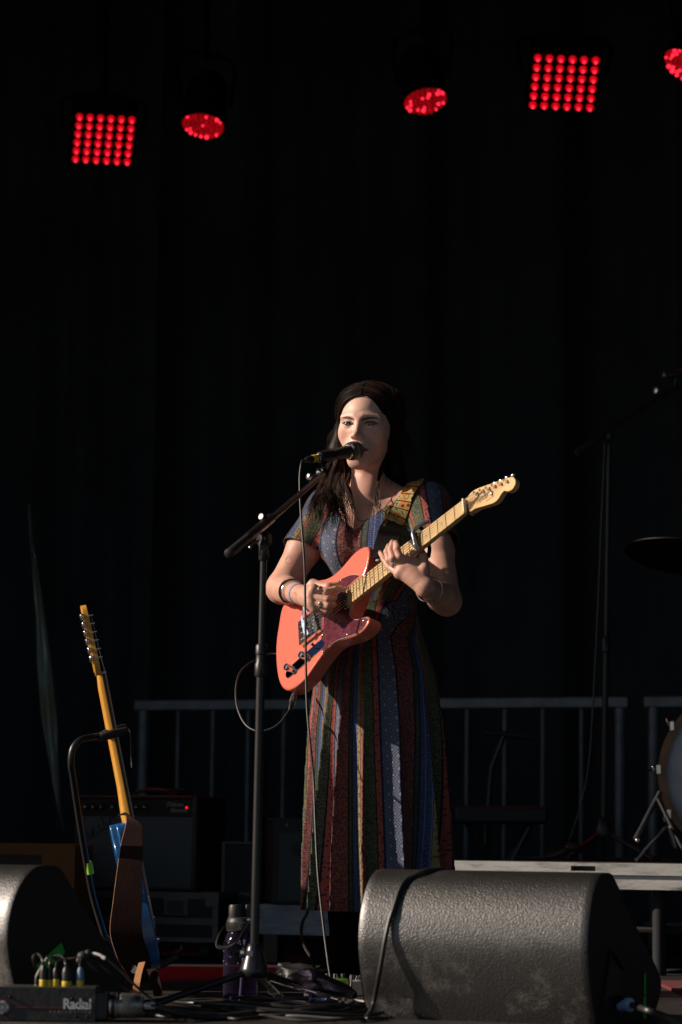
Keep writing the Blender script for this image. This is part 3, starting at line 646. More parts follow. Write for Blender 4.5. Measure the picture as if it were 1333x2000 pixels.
sp1 = [P(232, 1592, Dg + .02), P(250, 1591, Dg), P(262, 1610, Dg - .02), P(258, 1650, Dg - .03), P(254, 1700, Dg - .03), P(250, 1760, Dg - .03), P(247, 1820, Dg - .02), P(262, 1870, Dg - .0), P(282, 1920, Dg + .02)]
sd1 = [(.2, -1, .1), (.4, -1, -.3), (1, -.2, -.15), (1, -.2, -.05), (1, -.1, 0), (1, -.1, .02), (1, -.1, .05), (1, 0, .15), (1, 0, .2)]
k = 6; pp = crom(sp1, k); ss = crom(sd1, k); wv = np.interp(np.linspace(0, 8, len(pp)), range(9), [.02, .03, .040, .056, .064, .074, .082, .08, .05])
part('strap', ribbon(pp, ss, wv, .0035), leather, tB)
e1 = pp + ss / np.linalg.norm(ss, axis=1)[:, None] * -wv[:, None] / 2; part('strap_edge', tube(e1[6:], .0013, 6), suede, tB)
pp = crom([P(278, 1880, 7.5), P(272, 1900, 7.45), P(268, 1920, 7.42), P(264, 1945, 7.42)], 5); part('strap_end', ribbon(pp, [(1, -.3, .2)] * len(pp), .018, .003), suede, tB)
pp = crom([P(296, 1893, 7.52), P(304, 1915, 7.45), P(310, 1945, 7.42)], 5); part('strap_end', ribbon(pp, [(1, -.2, .1)] * len(pp), .024, .003), leather, tB)
# guitar stand
gs = empty('guitar_stand', 'black tubular guitar stand with foam yoke and neon tape, holding the blue guitar', 'guitar stand', (P(200, 1800, 7.6)[0], 7.6, 0))
bm = M['black_metal']
part('post', cable([P(205, 1830, 7.62), P(183, 1756, 7.60), P(170, 1690, 7.56), P(155, 1600, 7.50), P(143, 1520, 7.45), P(139, 1490, 7.43), P(143, 1462, 7.43), P(158, 1445, 7.44), P(178, 1440, 7.46), P(192, 1438, 7.48)], .0085, 8, 12), bm, gs)
part('yoke', tube([P(193, 1440, 7.48), P(197, 1440, 7.48), P(222, 1433, 7.50), P(247, 1427, 7.52), P(249, 1426, 7.52)], [.008, .0115, .0115, .0095, .006], 14), M['rubber'], gs)
part('yoke', tube([P(193, 1440, 7.49), P(215, 1428, 7.72), P(245, 1420, 7.76)], [.0095, .0105, .009], 12), M['rubber'], gs)
part('catch_strap', cable([P(250, 1423, 7.52), P(254, 1430, 7.51), P(256, 1455, 7.50), P(257, 1480, 7.50), P(259, 1499, 7.50)], [.003] * 4 + [.0022] * 25 + [.0035] * 4, 8, 8), M['rubber'], gs)
a, b_ = P(173.5, 1684, 7.556), P(177, 1706, 7.567); part('tape', tube([a, b_], .0095, 12), M['neon'], gs)
fl = lambda px, py, D: np.array([*P(px, py, D)[:2], .012])
part('leg', cable([P(205, 1830, 7.62), P(225, 1880, 7.6), np.array([P(250, 1900, 7.45)[0], 7.35, .015])], .0085, 6, 10), bm, gs)
part('leg', cable([P(205, 1830, 7.62), P(290, 1885, 7.62), P(345, 1860, 7.7), P(352, 1850, 7.72)], .0085, 6, 10), bm, gs)
part('leg', cable([P(205, 1830, 7.62), P(200, 1900, 7.75), np.array([P(190, 1900, 7.9)[0], 7.95, .015])], .0085, 6, 10), bm, gs)
part('cradle', cable([P(262, 1893, 7.55), P(290, 1892, 7.6), P(318, 1882, 7.64), P(345, 1868, 7.66)], .011, 6, 10), M['rubber'], gs)

# ================================================================== MICROPHONE AND STAND
mic_tip = P(703, 878, 7.865); mic_tail = P(624, 893.5, 7.765)
ax = unit(mic_tip - mic_tail); Lm = .158; mic_tail = mic_tip - ax * Lm
print('mic tail px', proj(mic_tail), 'grille', proj(mic_tip - ax * .025))
mc = empty('microphone', 'black vocal microphone with dark wire mesh head at the singer\'s mouth', 'microphone', mic_tail)
part('handle', lathe([(.0105, 0), (.0115, .002), (.0118, .02), (.0135, .06), (.0165, .095), (.0185, .106), (.0185, .108)], mic_tail, ax, 32), mat('mic_grey', (.035, .036, .037), .38, .2, spec=.6), mc)
part('band', lathe([(.0192, .108), (.0196, .110), (.0196, .117), (.0192, .119)], mic_tail, ax, 32), M['chrome'], mc)
mesh_m = mat('wire_mesh', (.10, .10, .105), .35, .8, bump=1.0, bscale=900)
vt = mesh_m.node_tree
part('grille', lathe([(.0215, .117), (.0235, .119), (.0248, .128), (.0252, .133), (.0248, .138), (.0235, .147), (.0205, .153), (.016, .157), (.010, .159), (.001, .160)], mic_tail, ax, 36), mesh_m, mc)
part('ring', lathe([(.0248, .1305), (.0258, .1315), (.0258, .1345), (.0248, .1355)], mic_tail, ax, 36), M['dull_chrome'], mc)
part('tail_ring', lathe([(.0116, -.001), (.0122, .0), (.0122, .004), (.0116, .005)], mic_tail, ax, 24), M['chrome'], mc)
# crossing wires of the mesh
u_ = unit(np.cross(ax, [0, 0, 1])); v_ = np.cross(ax, u_); wires = []
for k in range(30):
    for sg_ in (1, -1):
        pts = []
        for q in np.linspace(0, 1, 14):
            h = .119 + .040 * q; r_ = np.interp(h, [.117, .119, .128, .133, .138, .147, .153, .157, .159], [.0215, .0236, .0250, .0254, .0250, .0237, .0207, .0163, .0102]) + .0002
            a = 2 * math.pi * k / 30 + sg_ * q * 1.3; pts.append(mic_tail + ax * h + r_ * (math.cos(a) * u_ + math.sin(a) * v_))
        wires.append(tube(pts, .00035, 4, False))
part('mesh_wires', joing(wires), M['dull_chrome'], mc)
MIC_AX = ax
ms = empty('microphone_stand', 'black boom microphone stand with cone base in front of the singer', 'microphone stand', (P(497, 1900, 6.95)[0], 6.95, 0), 'black boom microphone stands')
DS = 6.95; top = P(516, 1052, DS); bot = P(497, 1872, DS); up_ = unit(top - bot)
def along(py): 
    t_ = (py - 1872) / (1052 - 1872); return bot + (top - bot) * t_
part('lower_tube', tube([along(1880), along(1262)], .0105, 16), bm, ms)
part('clutch', lathe([(.0135, 0), (.0150, .003), (.0150, .03), (.0125, .034), (.0125, .052), (.0142, .054), (.0142, .074), (.011, .078)], along(1325), up_, 20), M['black_plastic'], ms)
part('upper_tube', tube([along(1270), along(1080)], .0078, 16), bm, ms)
part('collar', lathe([(.0105, 0), (.0118, .002), (.0118, .024), (.010, .026)], along(1096), up_, 18), M['black_plastic'], ms)
sw = []
for s_ in (-1, 1): sw.append(lathe([(.014, -.004), (.017, -.003), (.017, .003), (.014, .004)], along(1053) + np.array([s_ * .009, -.002, .0]), (s_ + .0, -.5, 0), 20))
part('swivel', joing(sw) + box(along(1072), (.022, .02, .035)), M['black_plastic'], ms, bevel=.002)
bt = P(448, 1081, 6.60); bh = P(632, 926, 7.72); bax = unit(bh - bt); piv = P(517, 1029, 6.98)
part('boom', tube([P(500, 1038, 6.90), P(517, 1025, 6.99), bh], [.008, .008, .0072], 14), bm, ms)
part('boom_sleeve', tube([P(484, 1051, 6.82), P(530, 1012, 7.06)], .0118, 16), M['black_metal'], ms)
part('counter_grip', tube([bt, P(487, 1049, 6.83)], .0108, 16) + lathe([(.0085, -.002), (.0112, 0), (.0112, .006), (.010, .008)], bt, bax, 16), M['rubber'], ms)
part('knob', lathe([(.006, -.008), (.0085, -.006), (.009, .004), (.007, .006)], P(513, 1010, 7.0), (-.6, -.7, .2), 16) + tube([P(513, 1010, 7.0), P(522, 1022, 7.03)], .004, 8), M['black_metal'], ms)
part('knob', lathe([(.006, -.006), (.009, -.004), (.009, .004), (.006, .006)], P(604, 931, 7.66), (-.8, -.5, .1), 14) + tube([P(604, 931, 7.66), P(618, 929, 7.68)], .004, 8), M['dull_chrome'], ms)
part('knob', tube([P(489, 1068, 6.9), P(505, 1056, 6.93)], .003, 8) + sphere(P(489, 1069, 6.9), .004), M['dull_chrome'], ms)
clip_c = mic_tail + ax * .030
part('clip_joint', joing([sphere(P(626, 921, 7.74), .011), tube([P(626, 923, 7.73), clip_c - np.array([0, 0, .018])], .0065, 10), lathe([(.012, -.012), (.014, -.01), (.014, .01), (.012, .012)], P(630, 924, 7.73), (.8, -.5, .2), 16)]), M['black_plastic'], ms)
part('mic_clip', lathe([(.0148, .006), (.0155, .008), (.0172, .056), (.0165, .058), (.0130, .056), (.0120, .008)], mic_tail, ax, 24), M['black_plastic'], ms)
cone = lathe([(.030, -.004), (.0335, 0), (.034, .014), (.0325, .018), (.026, .040), (.0185, .066), (.0145, .074), (.012, .076)], along(1905), up_, 32)
part('base_cone', cone, mat('base_metal', (.03, .033, .038), .3, .5, spec=.6), ms)
part('leg_knob', lathe([(.007, -.012), (.0105, -.010), (.0105, -.002), (.007, .0)], P(481, 1862, 6.90), (1, -.35, 0), 16) + box(P(488, 1862, 6.91), (.014, .01, .012)), M['dull_chrome'], ms)
c0 = along(1893)
for nm, e in (('leg', np.array([P(300, 1950, 6.95)[0], 6.80, .02])), ('leg', np.array([P(640, 1930, 6.9)[0], 7.25, .02])), ('leg', np.array([c0[0] + .05, 7.33, .02]))):
    d = unit(e - c0); part(nm, tube([c0 + d * .02, e], .0085, 12), bm, ms); part('foot', lathe([(.010, 0), (.0115, .003), (.0115, .03), (.009, .035)], e - d * .01, d, 12), M['rubber'], ms)
# microphone cable
mcb = empty('microphone_cable', 'long black microphone cable hanging from the vocal microphone down past the coral guitar', 'cable', P(655, 1960, 7.24))
part('connector', lathe([(.0095, 0), (.0100, -.003), (.0100, -.030), (.0075, -.040), (.005, -.046)], mic_tail, ax, 20), M['black_plastic'], mcb)
part('yellow_tape', lathe([(.0103, -.004), (.0104, -.005), (.0104, -.020), (.0103, -.021)], mic_tail, ax, 20), M['yellow'], mcb)
tl = mic_tail - ax * .044; tpx = proj(tl); print('tail', tpx)
part('lead', cable([tl, tl - ax * .012, P(589, 906, 7.70), P(586, 935, 7.69), P(588, 1000, 7.66), P(595, 1100, 7.62), P(597, 1200, 7.60), P(598, 1300, 7.58), P(600, 1380, 7.55), P(606, 1450, 7.52), P(613, 1520, 7.5), P(616, 1600, 7.46), P(621, 1700, 7.4), P(630, 1790, 7.35), P(640, 1870, 7.3), P(650, 1935, 7.26), P(656, 1961, 7.23)], .0032, 8, 10), M['cable'], mcb)
# guitar lead with silver plug
jk = P(576, 1355, 7.79); jd = unit(P(567, 1385, 7.76) - jk)
gc = empty('guitar_lead', 'black instrument lead with a silver plug looping from the bottom of the coral guitar', 'cable', jk)
part('plug', lathe([(.003, -.012), (.003, 0), (.0065, .001), (.0085, .010), (.0088, .032), (.006, .034)], jk, jd, 20), M['dull_chrome'], gc)
part('sleeve', lathe([(.0062, .032), (.0062, .045), (.0035, .062)], jk, jd, 16), M['black_plastic'], gc)
part('lead', cable([jk + jd * .055, P(562, 1392, 7.75), P(548, 1411, 7.74), P(528, 1424, 7.74), P(503, 1428, 7.75), P(480, 1415, 7.78), P(465, 1385, 7.82), P(461, 1350, 7.86), P(467, 1318, 7.9), P(484, 1298, 7.94), P(510, 1285, 7.98), P(530, 1277, 8.0), P(560, 1280, 7.98)], .003, 8, 10), M['cable'], gc)
# ================================================================== SINGER: implicit surfaces (surface nets)
class Field:
    def __init__(s, lo, hi, h):
        s.lo = np.array(lo, float); s.h = h; s.n = (np.ceil((np.array(hi) - s.lo) / h)).astype(int) + 1
        s.f = np.full(s.n, .2, np.float32)
    def sub(s, lo, hi):
        a = np.clip(np.floor((np.asarray(lo) - s.lo) / s.h).astype(int), 0, s.n); b = np.clip(np.ceil((np.asarray(hi) - s.lo) / s.h).astype(int) + 1, 0, s.n)
        if np.any(b <= a): return None
        sl = tuple(slice(i, j) for i, j in zip(a, b))
        ax = [(s.lo[k] + s.h * np.arange(a[k], b[k])).astype(np.float32) for k in range(3)]
        return sl, np.meshgrid(*ax, indexing='ij')
    def _un(s, sl, d, k):
        f = s.f[sl]
        if k > 0:
            h = np.maximum(k - np.abs(f - d), 0) / k; s.f[sl] = np.minimum(f, d) - h * h * k / 4
        else: s.f[sl] = np.minimum(f, d)
    def _su(s, sl, d, k):
        f = s.f[sl]; d = -d
        h = np.maximum(k - np.abs(f - d), 0) / max(k, 1e-6); s.f[sl] = np.maximum(f, d) + h * h * k / 4
    def cap(s, a, b, ra, rb=None, k=.01, sub=False):
        a = np.asarray(a, float); b = np.asarray(b, float); rb = ra if rb is None else rb; m = max(ra, rb) + 1.6 * k + 4 * s.h
        q = s.sub(np.minimum(a, b) - m, np.maximum(a, b) + m)
        if q is None: return
        sl, (X, Y, Z) = q; d = b - a; L = d @ d + 1e-12
        t = np.clip(((X - a[0]) * d[0] + (Y - a[1]) * d[1] + (Z - a[2]) * d[2]) / L, 0, 1)
        D = np.sqrt((X - a[0] - t * d[0]) ** 2 + (Y - a[1] - t * d[1]) ** 2 + (Z - a[2] - t * d[2]) ** 2) - (ra + t * (rb - ra))
        (s._su if sub else s._un)(sl, D.astype(np.float32), k)
    def chain(s, pts, rs, k=.01):
        for i in range(len(pts) - 1): s.cap(pts[i], pts[i + 1], rs[i], rs[i + 1], k)
    def ell(s, c, r, R=None, k=.01, sub=False):
        c = np.asarray(c, float); r = np.asarray(r, float); R = np.eye(3) if R is None else R; m = r.max() + 1.6 * k + 4 * s.h
        q = s.sub(c - m, c + m)
        if q is None: return
        sl, (X, Y, Z) = q; X = X - c[0]; Y = Y - c[1]; Z = Z - c[2]
        q_ = [(X * R[0, i] + Y * R[1, i] + Z * R[2, i]) for i in range(3)]
        k0 = np.sqrt(sum((q_[i] / r[i]) ** 2 for i in range(3))); k1 = np.sqrt(sum((q_[i] / r[i] ** 2) ** 2 for i in range(3)))
        D = k0 * (k0 - 1) / (k1 + 1e-9); (s._su if sub else s._un)(sl, D.astype(np.float32), k)
    def custom(s, lo, hi, fn, k=.01, sub=False):
        q = s.sub(lo, hi); sl, (X, Y, Z) = q; (s._su if sub else s._un)(sl, fn(X, Y, Z).astype(np.float32), k)
    def sample(s, p):
        q = (np.asarray(p) - s.lo) / s.h; i = np.clip(np.floor(q).astype(int), 0, s.n - 2); t = np.clip(q - i, 0, 1); r = 0
        for dx in (0, 1):
            for dy in (0, 1):
                for dz in (0, 1):
                    wt = (t[..., 0] if dx else 1 - t[..., 0]) * (t[..., 1] if dy else 1 - t[..., 1]) * (t[..., 2] if dz else 1 - t[..., 2])
                    r = r + wt * s.f[i[..., 0] + dx, i[..., 1] + dy, i[..., 2] + dz]
        out = np.any((q < 0) | (q > s.n - 1), -1); return np.where(out, .2, r)
    def grad(s, p):
        e = s.h; g = np.stack([s.sample(p + np.eye(3)[i] * e) - s.sample(p - np.eye(3)[i] * e) for i in range(3)], -1)
        return g / (np.linalg.norm(g, axis=-1, keepdims=True) + 1e-9)
    def hit(s, px, py, off=0, D0=7.4, D1=8.4):
        D = np.arange(D0, D1, .002); pts = np.array([P(px, py, d) for d in D]); f = s.sample(pts) - off
        i = np.argmax(f < 0); return pts[i] if f[i] < 0 else None
    def mesh(s, smooth=2):
        f = s.f; ins = f < 0; nx, ny, nz = f.shape
        c = np.zeros((nx - 1, ny - 1, nz - 1), np.int8)
        for dx in (0, 1):
            for dy in (0, 1):
                for dz in (0, 1): c += ins[dx:nx - 1 + dx, dy:ny - 1 + dy, dz:nz - 1 + dz]
        act = np.argwhere((c > 0) & (c < 8)); idx = np.full(c.shape, -1, np.int64); idx[tuple(act.T)] = np.arange(len(act))
        acc = np.zeros((len(act), 3)); cnt = np.zeros(len(act))
        corners = [(a, b, d) for a in (0, 1) for b in (0, 1) for d in (0, 1)]
        val = {q: f[act[:, 0] + q[0], act[:, 1] + q[1], act[:, 2] + q[2]] for q in corners}
        for q in corners:
            for ax in range(3):
                if q[ax] == 0:
                    q2 = tuple(1 if i == ax else q[i] for i in range(3)); a, b = val[q], val[q2]; m_ = (a < 0) != (b < 0)
                    t = np.where(m_, a / np.where(m_, a - b, 1), 0); p = np.zeros((len(act), 3)) + q; p[:, ax] = t
                    acc += p * m_[:, None]; cnt += m_
        V = s.lo + (act + acc / cnt[:, None]) * s.h; Q = []
        for ax in range(3):
            o = [i for i in range(3) if i != ax]
            sl0 = [slice(1, -1)] * 3; sl0[ax] = slice(0, -1); sl1 = [slice(1, -1)] * 3; sl1[ax] = slice(1, None)
            A = ins[tuple(sl0)]; B = ins[tuple(sl1)]; e = np.argwhere(A != B)
            pos = e.copy(); pos[:, o[0]] += 1; pos[:, o[1]] += 1
            def cell(d0, d1):
                q = pos.copy(); q[:, o[0]] -= d0; q[:, o[1]] -= d1; return idx[tuple(q.T)]
            quad = np.stack([cell(1, 1), cell(0, 1), cell(0, 0), cell(1, 0)], 1)
            fl = A[tuple(e.T)]
            if ax == 1: fl = ~fl
            quad[~fl] = quad[~fl][:, ::-1]; Q.append(quad)
        Q = np.vstack(Q); Q = Q[(Q >= 0).all(1)]
        for _ in range(smooth):
            S = np.zeros_like(V); N = np.zeros(len(V))
            for i in range(4):
                np.add.at(S, Q[:, i], V[Q[:, (i + 1) % 4]]); np.add.at(N, Q[:, i], 1)
                np.add.at(S, Q[:, (i + 1) % 4], V[Q[:, i]]); np.add.at(N, Q[:, (i + 1) % 4], 1)
            V = .5 * V + .5 * S / np.maximum(N, 1)[:, None]
        return V, Q
def fast_mesh(name, V, Q, mat_, parent, attrs=None):
    loc = ORG[parent] if parent is not None else np.zeros(3)
    me = bpy.data.meshes.new(name); me.vertices.add(len(V)); me.vertices.foreach_set('co', (V - loc).astype(np.float32).ravel())
    k = Q.shape[1]; me.loops.add(Q.size); me.loops.foreach_set('vertex_index', Q.astype(np.int32).ravel()); me.polygons.add(len(Q))
    me.polygons.foreach_set('loop_start', np.arange(0, Q.size, k, dtype=np.int32)); me.polygons.foreach_set('loop_total', np.full(len(Q), k, np.int32))
    me.polygons.foreach_set('use_smooth', np.ones(len(Q), bool)); me.update(calc_edges=True); me.validate(); me.materials.append(mat_)
    for key, a in (attrs or {}).items():
        if key == 'Col':
            at = me.attributes.new(key, 'FLOAT_COLOR', 'POINT'); at.data.foreach_set('color', np.c_[a, np.ones(len(a))].astype(np.float32).ravel())
        else:
            at = me.attributes.new(key, 'FLOAT_VECTOR', 'POINT'); at.data.foreach_set('vector', np.asarray(a, np.float32).ravel())
    o = bpy.data.objects.new(name, me); COL.objects.link(o)
    if parent is not None: o.parent = parent; ORG[o] = loc
    return o

# ---- body frame: C torso axis, Lx = her left (picture right), Fw = the way she faces
YAW = rad(25); C0 = np.array([.098, 7.985, 0]); Lx = np.array([math.cos(YAW), -math.sin(YAW), 0]); Fwd = np.array([-math.sin(YAW), -math.cos(YAW), 0]); Up = np.array([0, 0, 1.])
def B(x, y, z): return C0 + Lx * x + Fwd * y + Up * z
def Binv(p):
    d = np.asarray(p) - C0; return d @ Lx, d @ Fwd, d[..., 2]
BR = np.stack([Lx, Fwd, Up], 1)
# joints
sR = B(-.150, .0, 1.318); sL = B(.158, .0, 1.318)
wR = GP(590, 1162, .052); eR = P(551, 1149, wR[1] + .20)
wL = GP(832, 1147, -.035); eL = P(873, 1174, wL[1] + .205)
print('arm lengths R', np.linalg.norm(eR - sR), np.linalg.norm(wR - eR), 'L', np.linalg.norm(eL - sL), np.linalg.norm(wL - eL))
# waist-to-hem profile of the dress: half width, half depth
PZ = [.20, .45, .70, .86, .95, 1.03, 1.10, 1.18, 1.26, 1.34]
PA = [.197, .193, .182, .165, .135, .114, .122, .134, .140, .120]
PB = [.175, .165, .150, .130, .108, .092, .098, .104, .100, .078]
def folds(phi, z):
    """pleats of the skirt: sharp narrow ridges that deepen towards the hem"""
    A = np.clip((.98 - z) / .76, 0, 1) ** 1.0 * .038
    p = phi + .10 * np.sin(3 * phi + 1.0) - (.7 - z) * .14 * np.sin(2 * phi + .4)
    w1 = np.abs(np.sin(p * 7.5 + .9 + .35 * np.sin(z * 4))) ; w2 = np.sin(p * 11 + 2.2 + z * 1.6); w3 = np.sin(p * 23 + z * 5)
    return A * ((1 - w1 ** .8) * 1.5 - .55 + .30 * w2) + A * .05 * w3
def torso_fn(off=0., fold=True):
    def fn(X, Y, Z):
        dx = X - C0[0]; dy = Y - C0[1]; x = dx * Lx[0] + dy * Lx[1] - .016 * np.clip((.9 - Z) / .7, 0, 1); y = dx * Fwd[0] + dy * Fwd[1]
        a = np.interp(Z[0, 0], PZ, PA).astype(np.float32)[None, None]; b = np.interp(Z[0, 0], PZ, PB).astype(np.float32)[None, None]
        phi = np.arctan2(x / a, y / b); r = np.sqrt((x / a) ** 2 + (y / b) ** 2); m_ = (a + b) / 2
        # ellipse distance approximation
        g = np.sqrt((x / a ** 2) ** 2 + (y / b ** 2) ** 2) + 1e-6; D = r * (r - 1) / g
        if fold: D = D - folds(phi, Z)
        return (D - off) * .9
    return fn
def build_torso(F, off, dress=True):
    z0 = .212 if dress else .60
    F.custom(B(0, 0, z0 - .03) - [.4, .4, 0], B(0, 0, 1.33) + [.4, .4, 0], lambda X, Y, Z: np.maximum(torso_fn(off, dress)(X, Y, Z), np.maximum(z0 - Z, Z - 1.30)), k=.0)
    for s_ in (-1, 1):
        F.ell(B(.058 * s_, .078, 1.192), np.array([.056, .054, .062]) + off, BR, k=.045)
        F.ell(B(.055 * s_, .070, 1.230), np.array([.050, .040, .060]) + off, BR, k=.05)
        sh = sL if s_ > 0 else sR
        F.cap(B(.035 * s_, -.012, 1.335), sh + [0, 0, .0], .040 + off, .044 + off, k=.05)
        F.cap(B(.06 * s_, -.01, 1.25), sh - [0, 0, .02], .07 + off, .045 + off, k=.05)
# ---------------------------------------------------------------- head frame
HS_ = 1.10; HC = P(719, 829, 7.955); hy = rad(17); hroll = rad(-2.5); hp = rad(2)
hx = np.array([math.cos(hy), -math.sin(hy), 0]); hf = np.array([-math.sin(hy), -math.cos(hy), 0]); hz = Up.copy()
def rot(v, ax, a): return v * math.cos(a) + np.cross(ax, v) * math.sin(a) + ax * (ax @ v) * (1 - math.cos(a))
hz = rot(hz, hf, hroll); hx = rot(hx, hf, hroll); hf2 = rot(hf, hx, hp); hz = rot(hz, hx, hp); hf = hf2
HR = np.stack([hx, hf, hz], 1)
def H(x, y, z): return HC + HR @ (np.array([x, y, z]) * HS_)
def Hinv(p): return ((np.asarray(p) - HC) @ HR) / HS_
def hell(F, c, r, k, sub=False): F.ell(H(*c), np.array(r) * HS_, HR, k * HS_, sub)
def hcap(F, a, b, ra, rb, k, sub=False): F.cap(H(*a), H(*b), ra * HS_, rb * HS_, k * HS_, sub)
EYES = [(-.0285, .0665, -.0075), (.0305, .0665, -.0065)]; ER = .0125
def build_head(F):
    hell(F, (0, -.020, .024), (.069, .091, .074), .0)
    hell(F, (0, .018, -.006), (.0580, .067, .086), .02)
    hell(F, (0, .024, -.064), (.0415, .053, .046), .025)
    hell(F, (0, .063, -.101), (.019, .018, .017), .022)
    for s in (-1, 1):
        hell(F, (.035 * s, .044, -.028), (.022, .026, .022), .03)
        hcap(F, (.037 * s, .0, -.058), (.014 * s, .064, -.098), .011, .012, .02)
        hcap(F, (.010 * s, .079, .010), (.044 * s, .064, .011), .0085, .007, .014)
        hell(F, (.030 * s, .090, -.0065), (.019, .0130, .0115), .014, True)
        hell(F, (.045 * s, .086, -.052), (.014, .012, .02), .025, True)
    hell(F, (0, .066, -.066), (.029, .027, .026), .018)
    hcap(F, (0, .077, .008), (0, .0965, -.032), .0065, .0075, .012)
    hell(F, (0, .1015, -.0355), (.0090, .0100, .0078), .006)
    for s in (-1, 1):
        hell(F, (.0108 * s, .0905, -.0385), (.0062, .0085, .0062), .005)
        hell(F, (.0055 * s, .0985, -.0435), (.0028, .004, .003), .002, True)
        # lids round the eyeball with an almond opening
        c = EYES[0] if s < 0 else EYES[1]; cw = H(*c)
        def lid(X, Y, Z, cw=cw, s=s):
            q = [((X - cw[0]) * HR[0, i] + (Y - cw[1]) * HR[1, i] + (Z - cw[2]) * HR[2, i]) / HS_ for i in range(3)]
            D = np.sqrt(q[0] ** 2 + q[1] ** 2 + q[2] ** 2) - (ER + .0014); xx = (q[0] * s) / .0135
            op = np.clip(1 - xx ** 2, 0, 1); al = np.maximum(np.maximum(q[2] - .0045 * op - .0003 - .0006 * xx, -.0040 * op + .0010 * xx - q[2]), .002 - q[1])
            return np.maximum(D, -al) * HS_
        F.custom(cw - .022, cw + .022, lid, k=.0035)
    # lips
    for s in (-1, 1):
        hcap(F, (0, .0915, -.0655), (.028 * s, .0765, -.0695), .0050, .0022, .004)
        hcap(F, (0, .0905, -.0755), (.026 * s, .0765, -.0715), .0062, .0025, .004)
        hell(F, (.056 * s, -.030, -.018), (.006, .012, .022), .006)
    hcap(F, (-.020, .0885, -.0706), (.020, .0885, -.0706), .0010, .0010, .002, True)
NB = B(-.018, .028, 1.325)       # base of the neck
def build_neck(F):
    a = H(0, -.016, -.055); F.cap(a + hx * .004, NB - [0, 0, .01], .036, .042, k=.02)
    # neck muscle running from behind the ear to the notch between the collar bones
    nt_ = B(-.020, .062, 1.292)
    F.cap(H(-.034, -.008, -.066), nt_ + Lx * -.012, .010, .008, k=.018); F.cap(H(.034, -.008, -.066), nt_ + Lx * .012, .010, .008, k=.018)
    for s in (-1, 1): F.cap(nt_ + Lx * .014 * s + Up * .004, B(.135 * s, .02, 1.345), .008, .009, k=.02)
    F.cap(NB, B(.0, -.02, 1.33), .042, .06, k=.05)
# ---------------------------------------------------------------- hands
def hand(F, wrist, fw_r, mcps, fingers, thumb, rt, back_k=.014):
    rr = [.0098, .0102, .0098, .0085]
    for i, m_ in enumerate(mcps):
        F.cap(wrist, m_, fw_r * .72, .0118 if i < 3 else .0105, k=back_k)
    for i in range(3): F.cap(mcps[i], mcps[i + 1], .0115, .0110, k=.010)
    mid = (wrist + sum(mcps) / 4) / 2; F.cap(mid, sum(mcps) / 4 * .7 + wrist * .3, .016, .015, k=.02)
    for i, fg in enumerate(fingers):
        r0 = rr[i]; pts = [mcps[i]] + fg; F.chain(pts, [r0 * 1.02, r0 * .96, r0 * .86, r0 * .70], k=.0035)
    F.chain([wrist * .75 + mcps[0] * .25] + thumb, rt, k=.008)
hr = {k_: [GP(*q) for q in v] for k_, v in dict(
    mcps=[(613, 1150, .082), (607, 1165, .084), (609, 1178, .078), (615, 1189, .068)],
    i=[(637, 1156, .060), (655, 1151, .038), (667, 1149, .020)], m=[(640, 1171, .058), (652, 1168, .034), (655, 1162, .016)],
    r=[(641, 1183, .053), (651, 1181, .030), (648, 1174, .014)], p=[(639, 1193, .046), (646, 1191, .028), (643, 1184, .014)],
    th=[(612, 1141, .060), (642, 1147, .044), (662, 1141, .022)]).items()}
hl = {k_: [GP(*q) for q in v] for k_, v in dict(
    mcps=[(811, 1098, -.008), (799, 1106, .005), (787, 1113, .016), (779, 1121, .020)],
    i=[(781, 1087, .036), (776, 1071, .046), (774, 1060, .044)], m=[(768, 1090, .046), (764, 1073, .052), (767, 1059, .048)],
    r=[(760, 1094, .044), (756, 1078, .050), (760, 1066, .046)], p=[(760, 1107, .030), (750, 1092, .036), (743, 1079, .032)],
    th=[(829, 1112, -.022), (828, 1088, -.030), (818, 1066, -.034)]).items()}
h_ = .0016
Fh = Field(HC - [.15, .16, .52], HC + [.27, .17, .16], .0018)
build_torso(Fh, -.007, False); build_head(Fh); build_neck(Fh)
Vh, Qh = Fh.mesh(1)
def armf(lo_pts, fn, h=.0016):
    P_ = np.array(lo_pts); F = Field(P_.min(0) - .07, P_.max(0) + .07, h); fn(F); return F
def armR(F):
    F.chain([sR, sR * .5 + eR * .5, eR], [.045, .046, .040], k=.02); q = eR * .68 + wR * .32
    F.chain([eR, q, wR], [.040, .034, .0250], k=.02); hand(F, wR, .0255, hr['mcps'], [hr['i'], hr['m'], hr['r'], hr['p']], hr['th'], [.015, .0125, .0112, .0082])
def armL(F):
    F.chain([sL, sL * .5 + eL * .5, eL], [.045, .041, .036], k=.02); q = eL * .7 + wL * .3
    F.chain([eL, q, wL], [.036, .035, .0245], k=.02); hand(F, wL, .0255, hl['mcps'], [hl['i'], hl['m'], hl['r'], hl['p']], hl['th'], [.016, .013, .011, .0085])
FaR = armf([sR, eR, wR] + hr['mcps'] + hr['i'] + hr['p'] + hr['th'], armR); VR, QR = FaR.mesh(1)
FaL = armf([sL, eL, wL] + hl['mcps'] + hl['i'] + hl['p'] + hl['th'], armL); VL, QL = FaL.mesh(1)
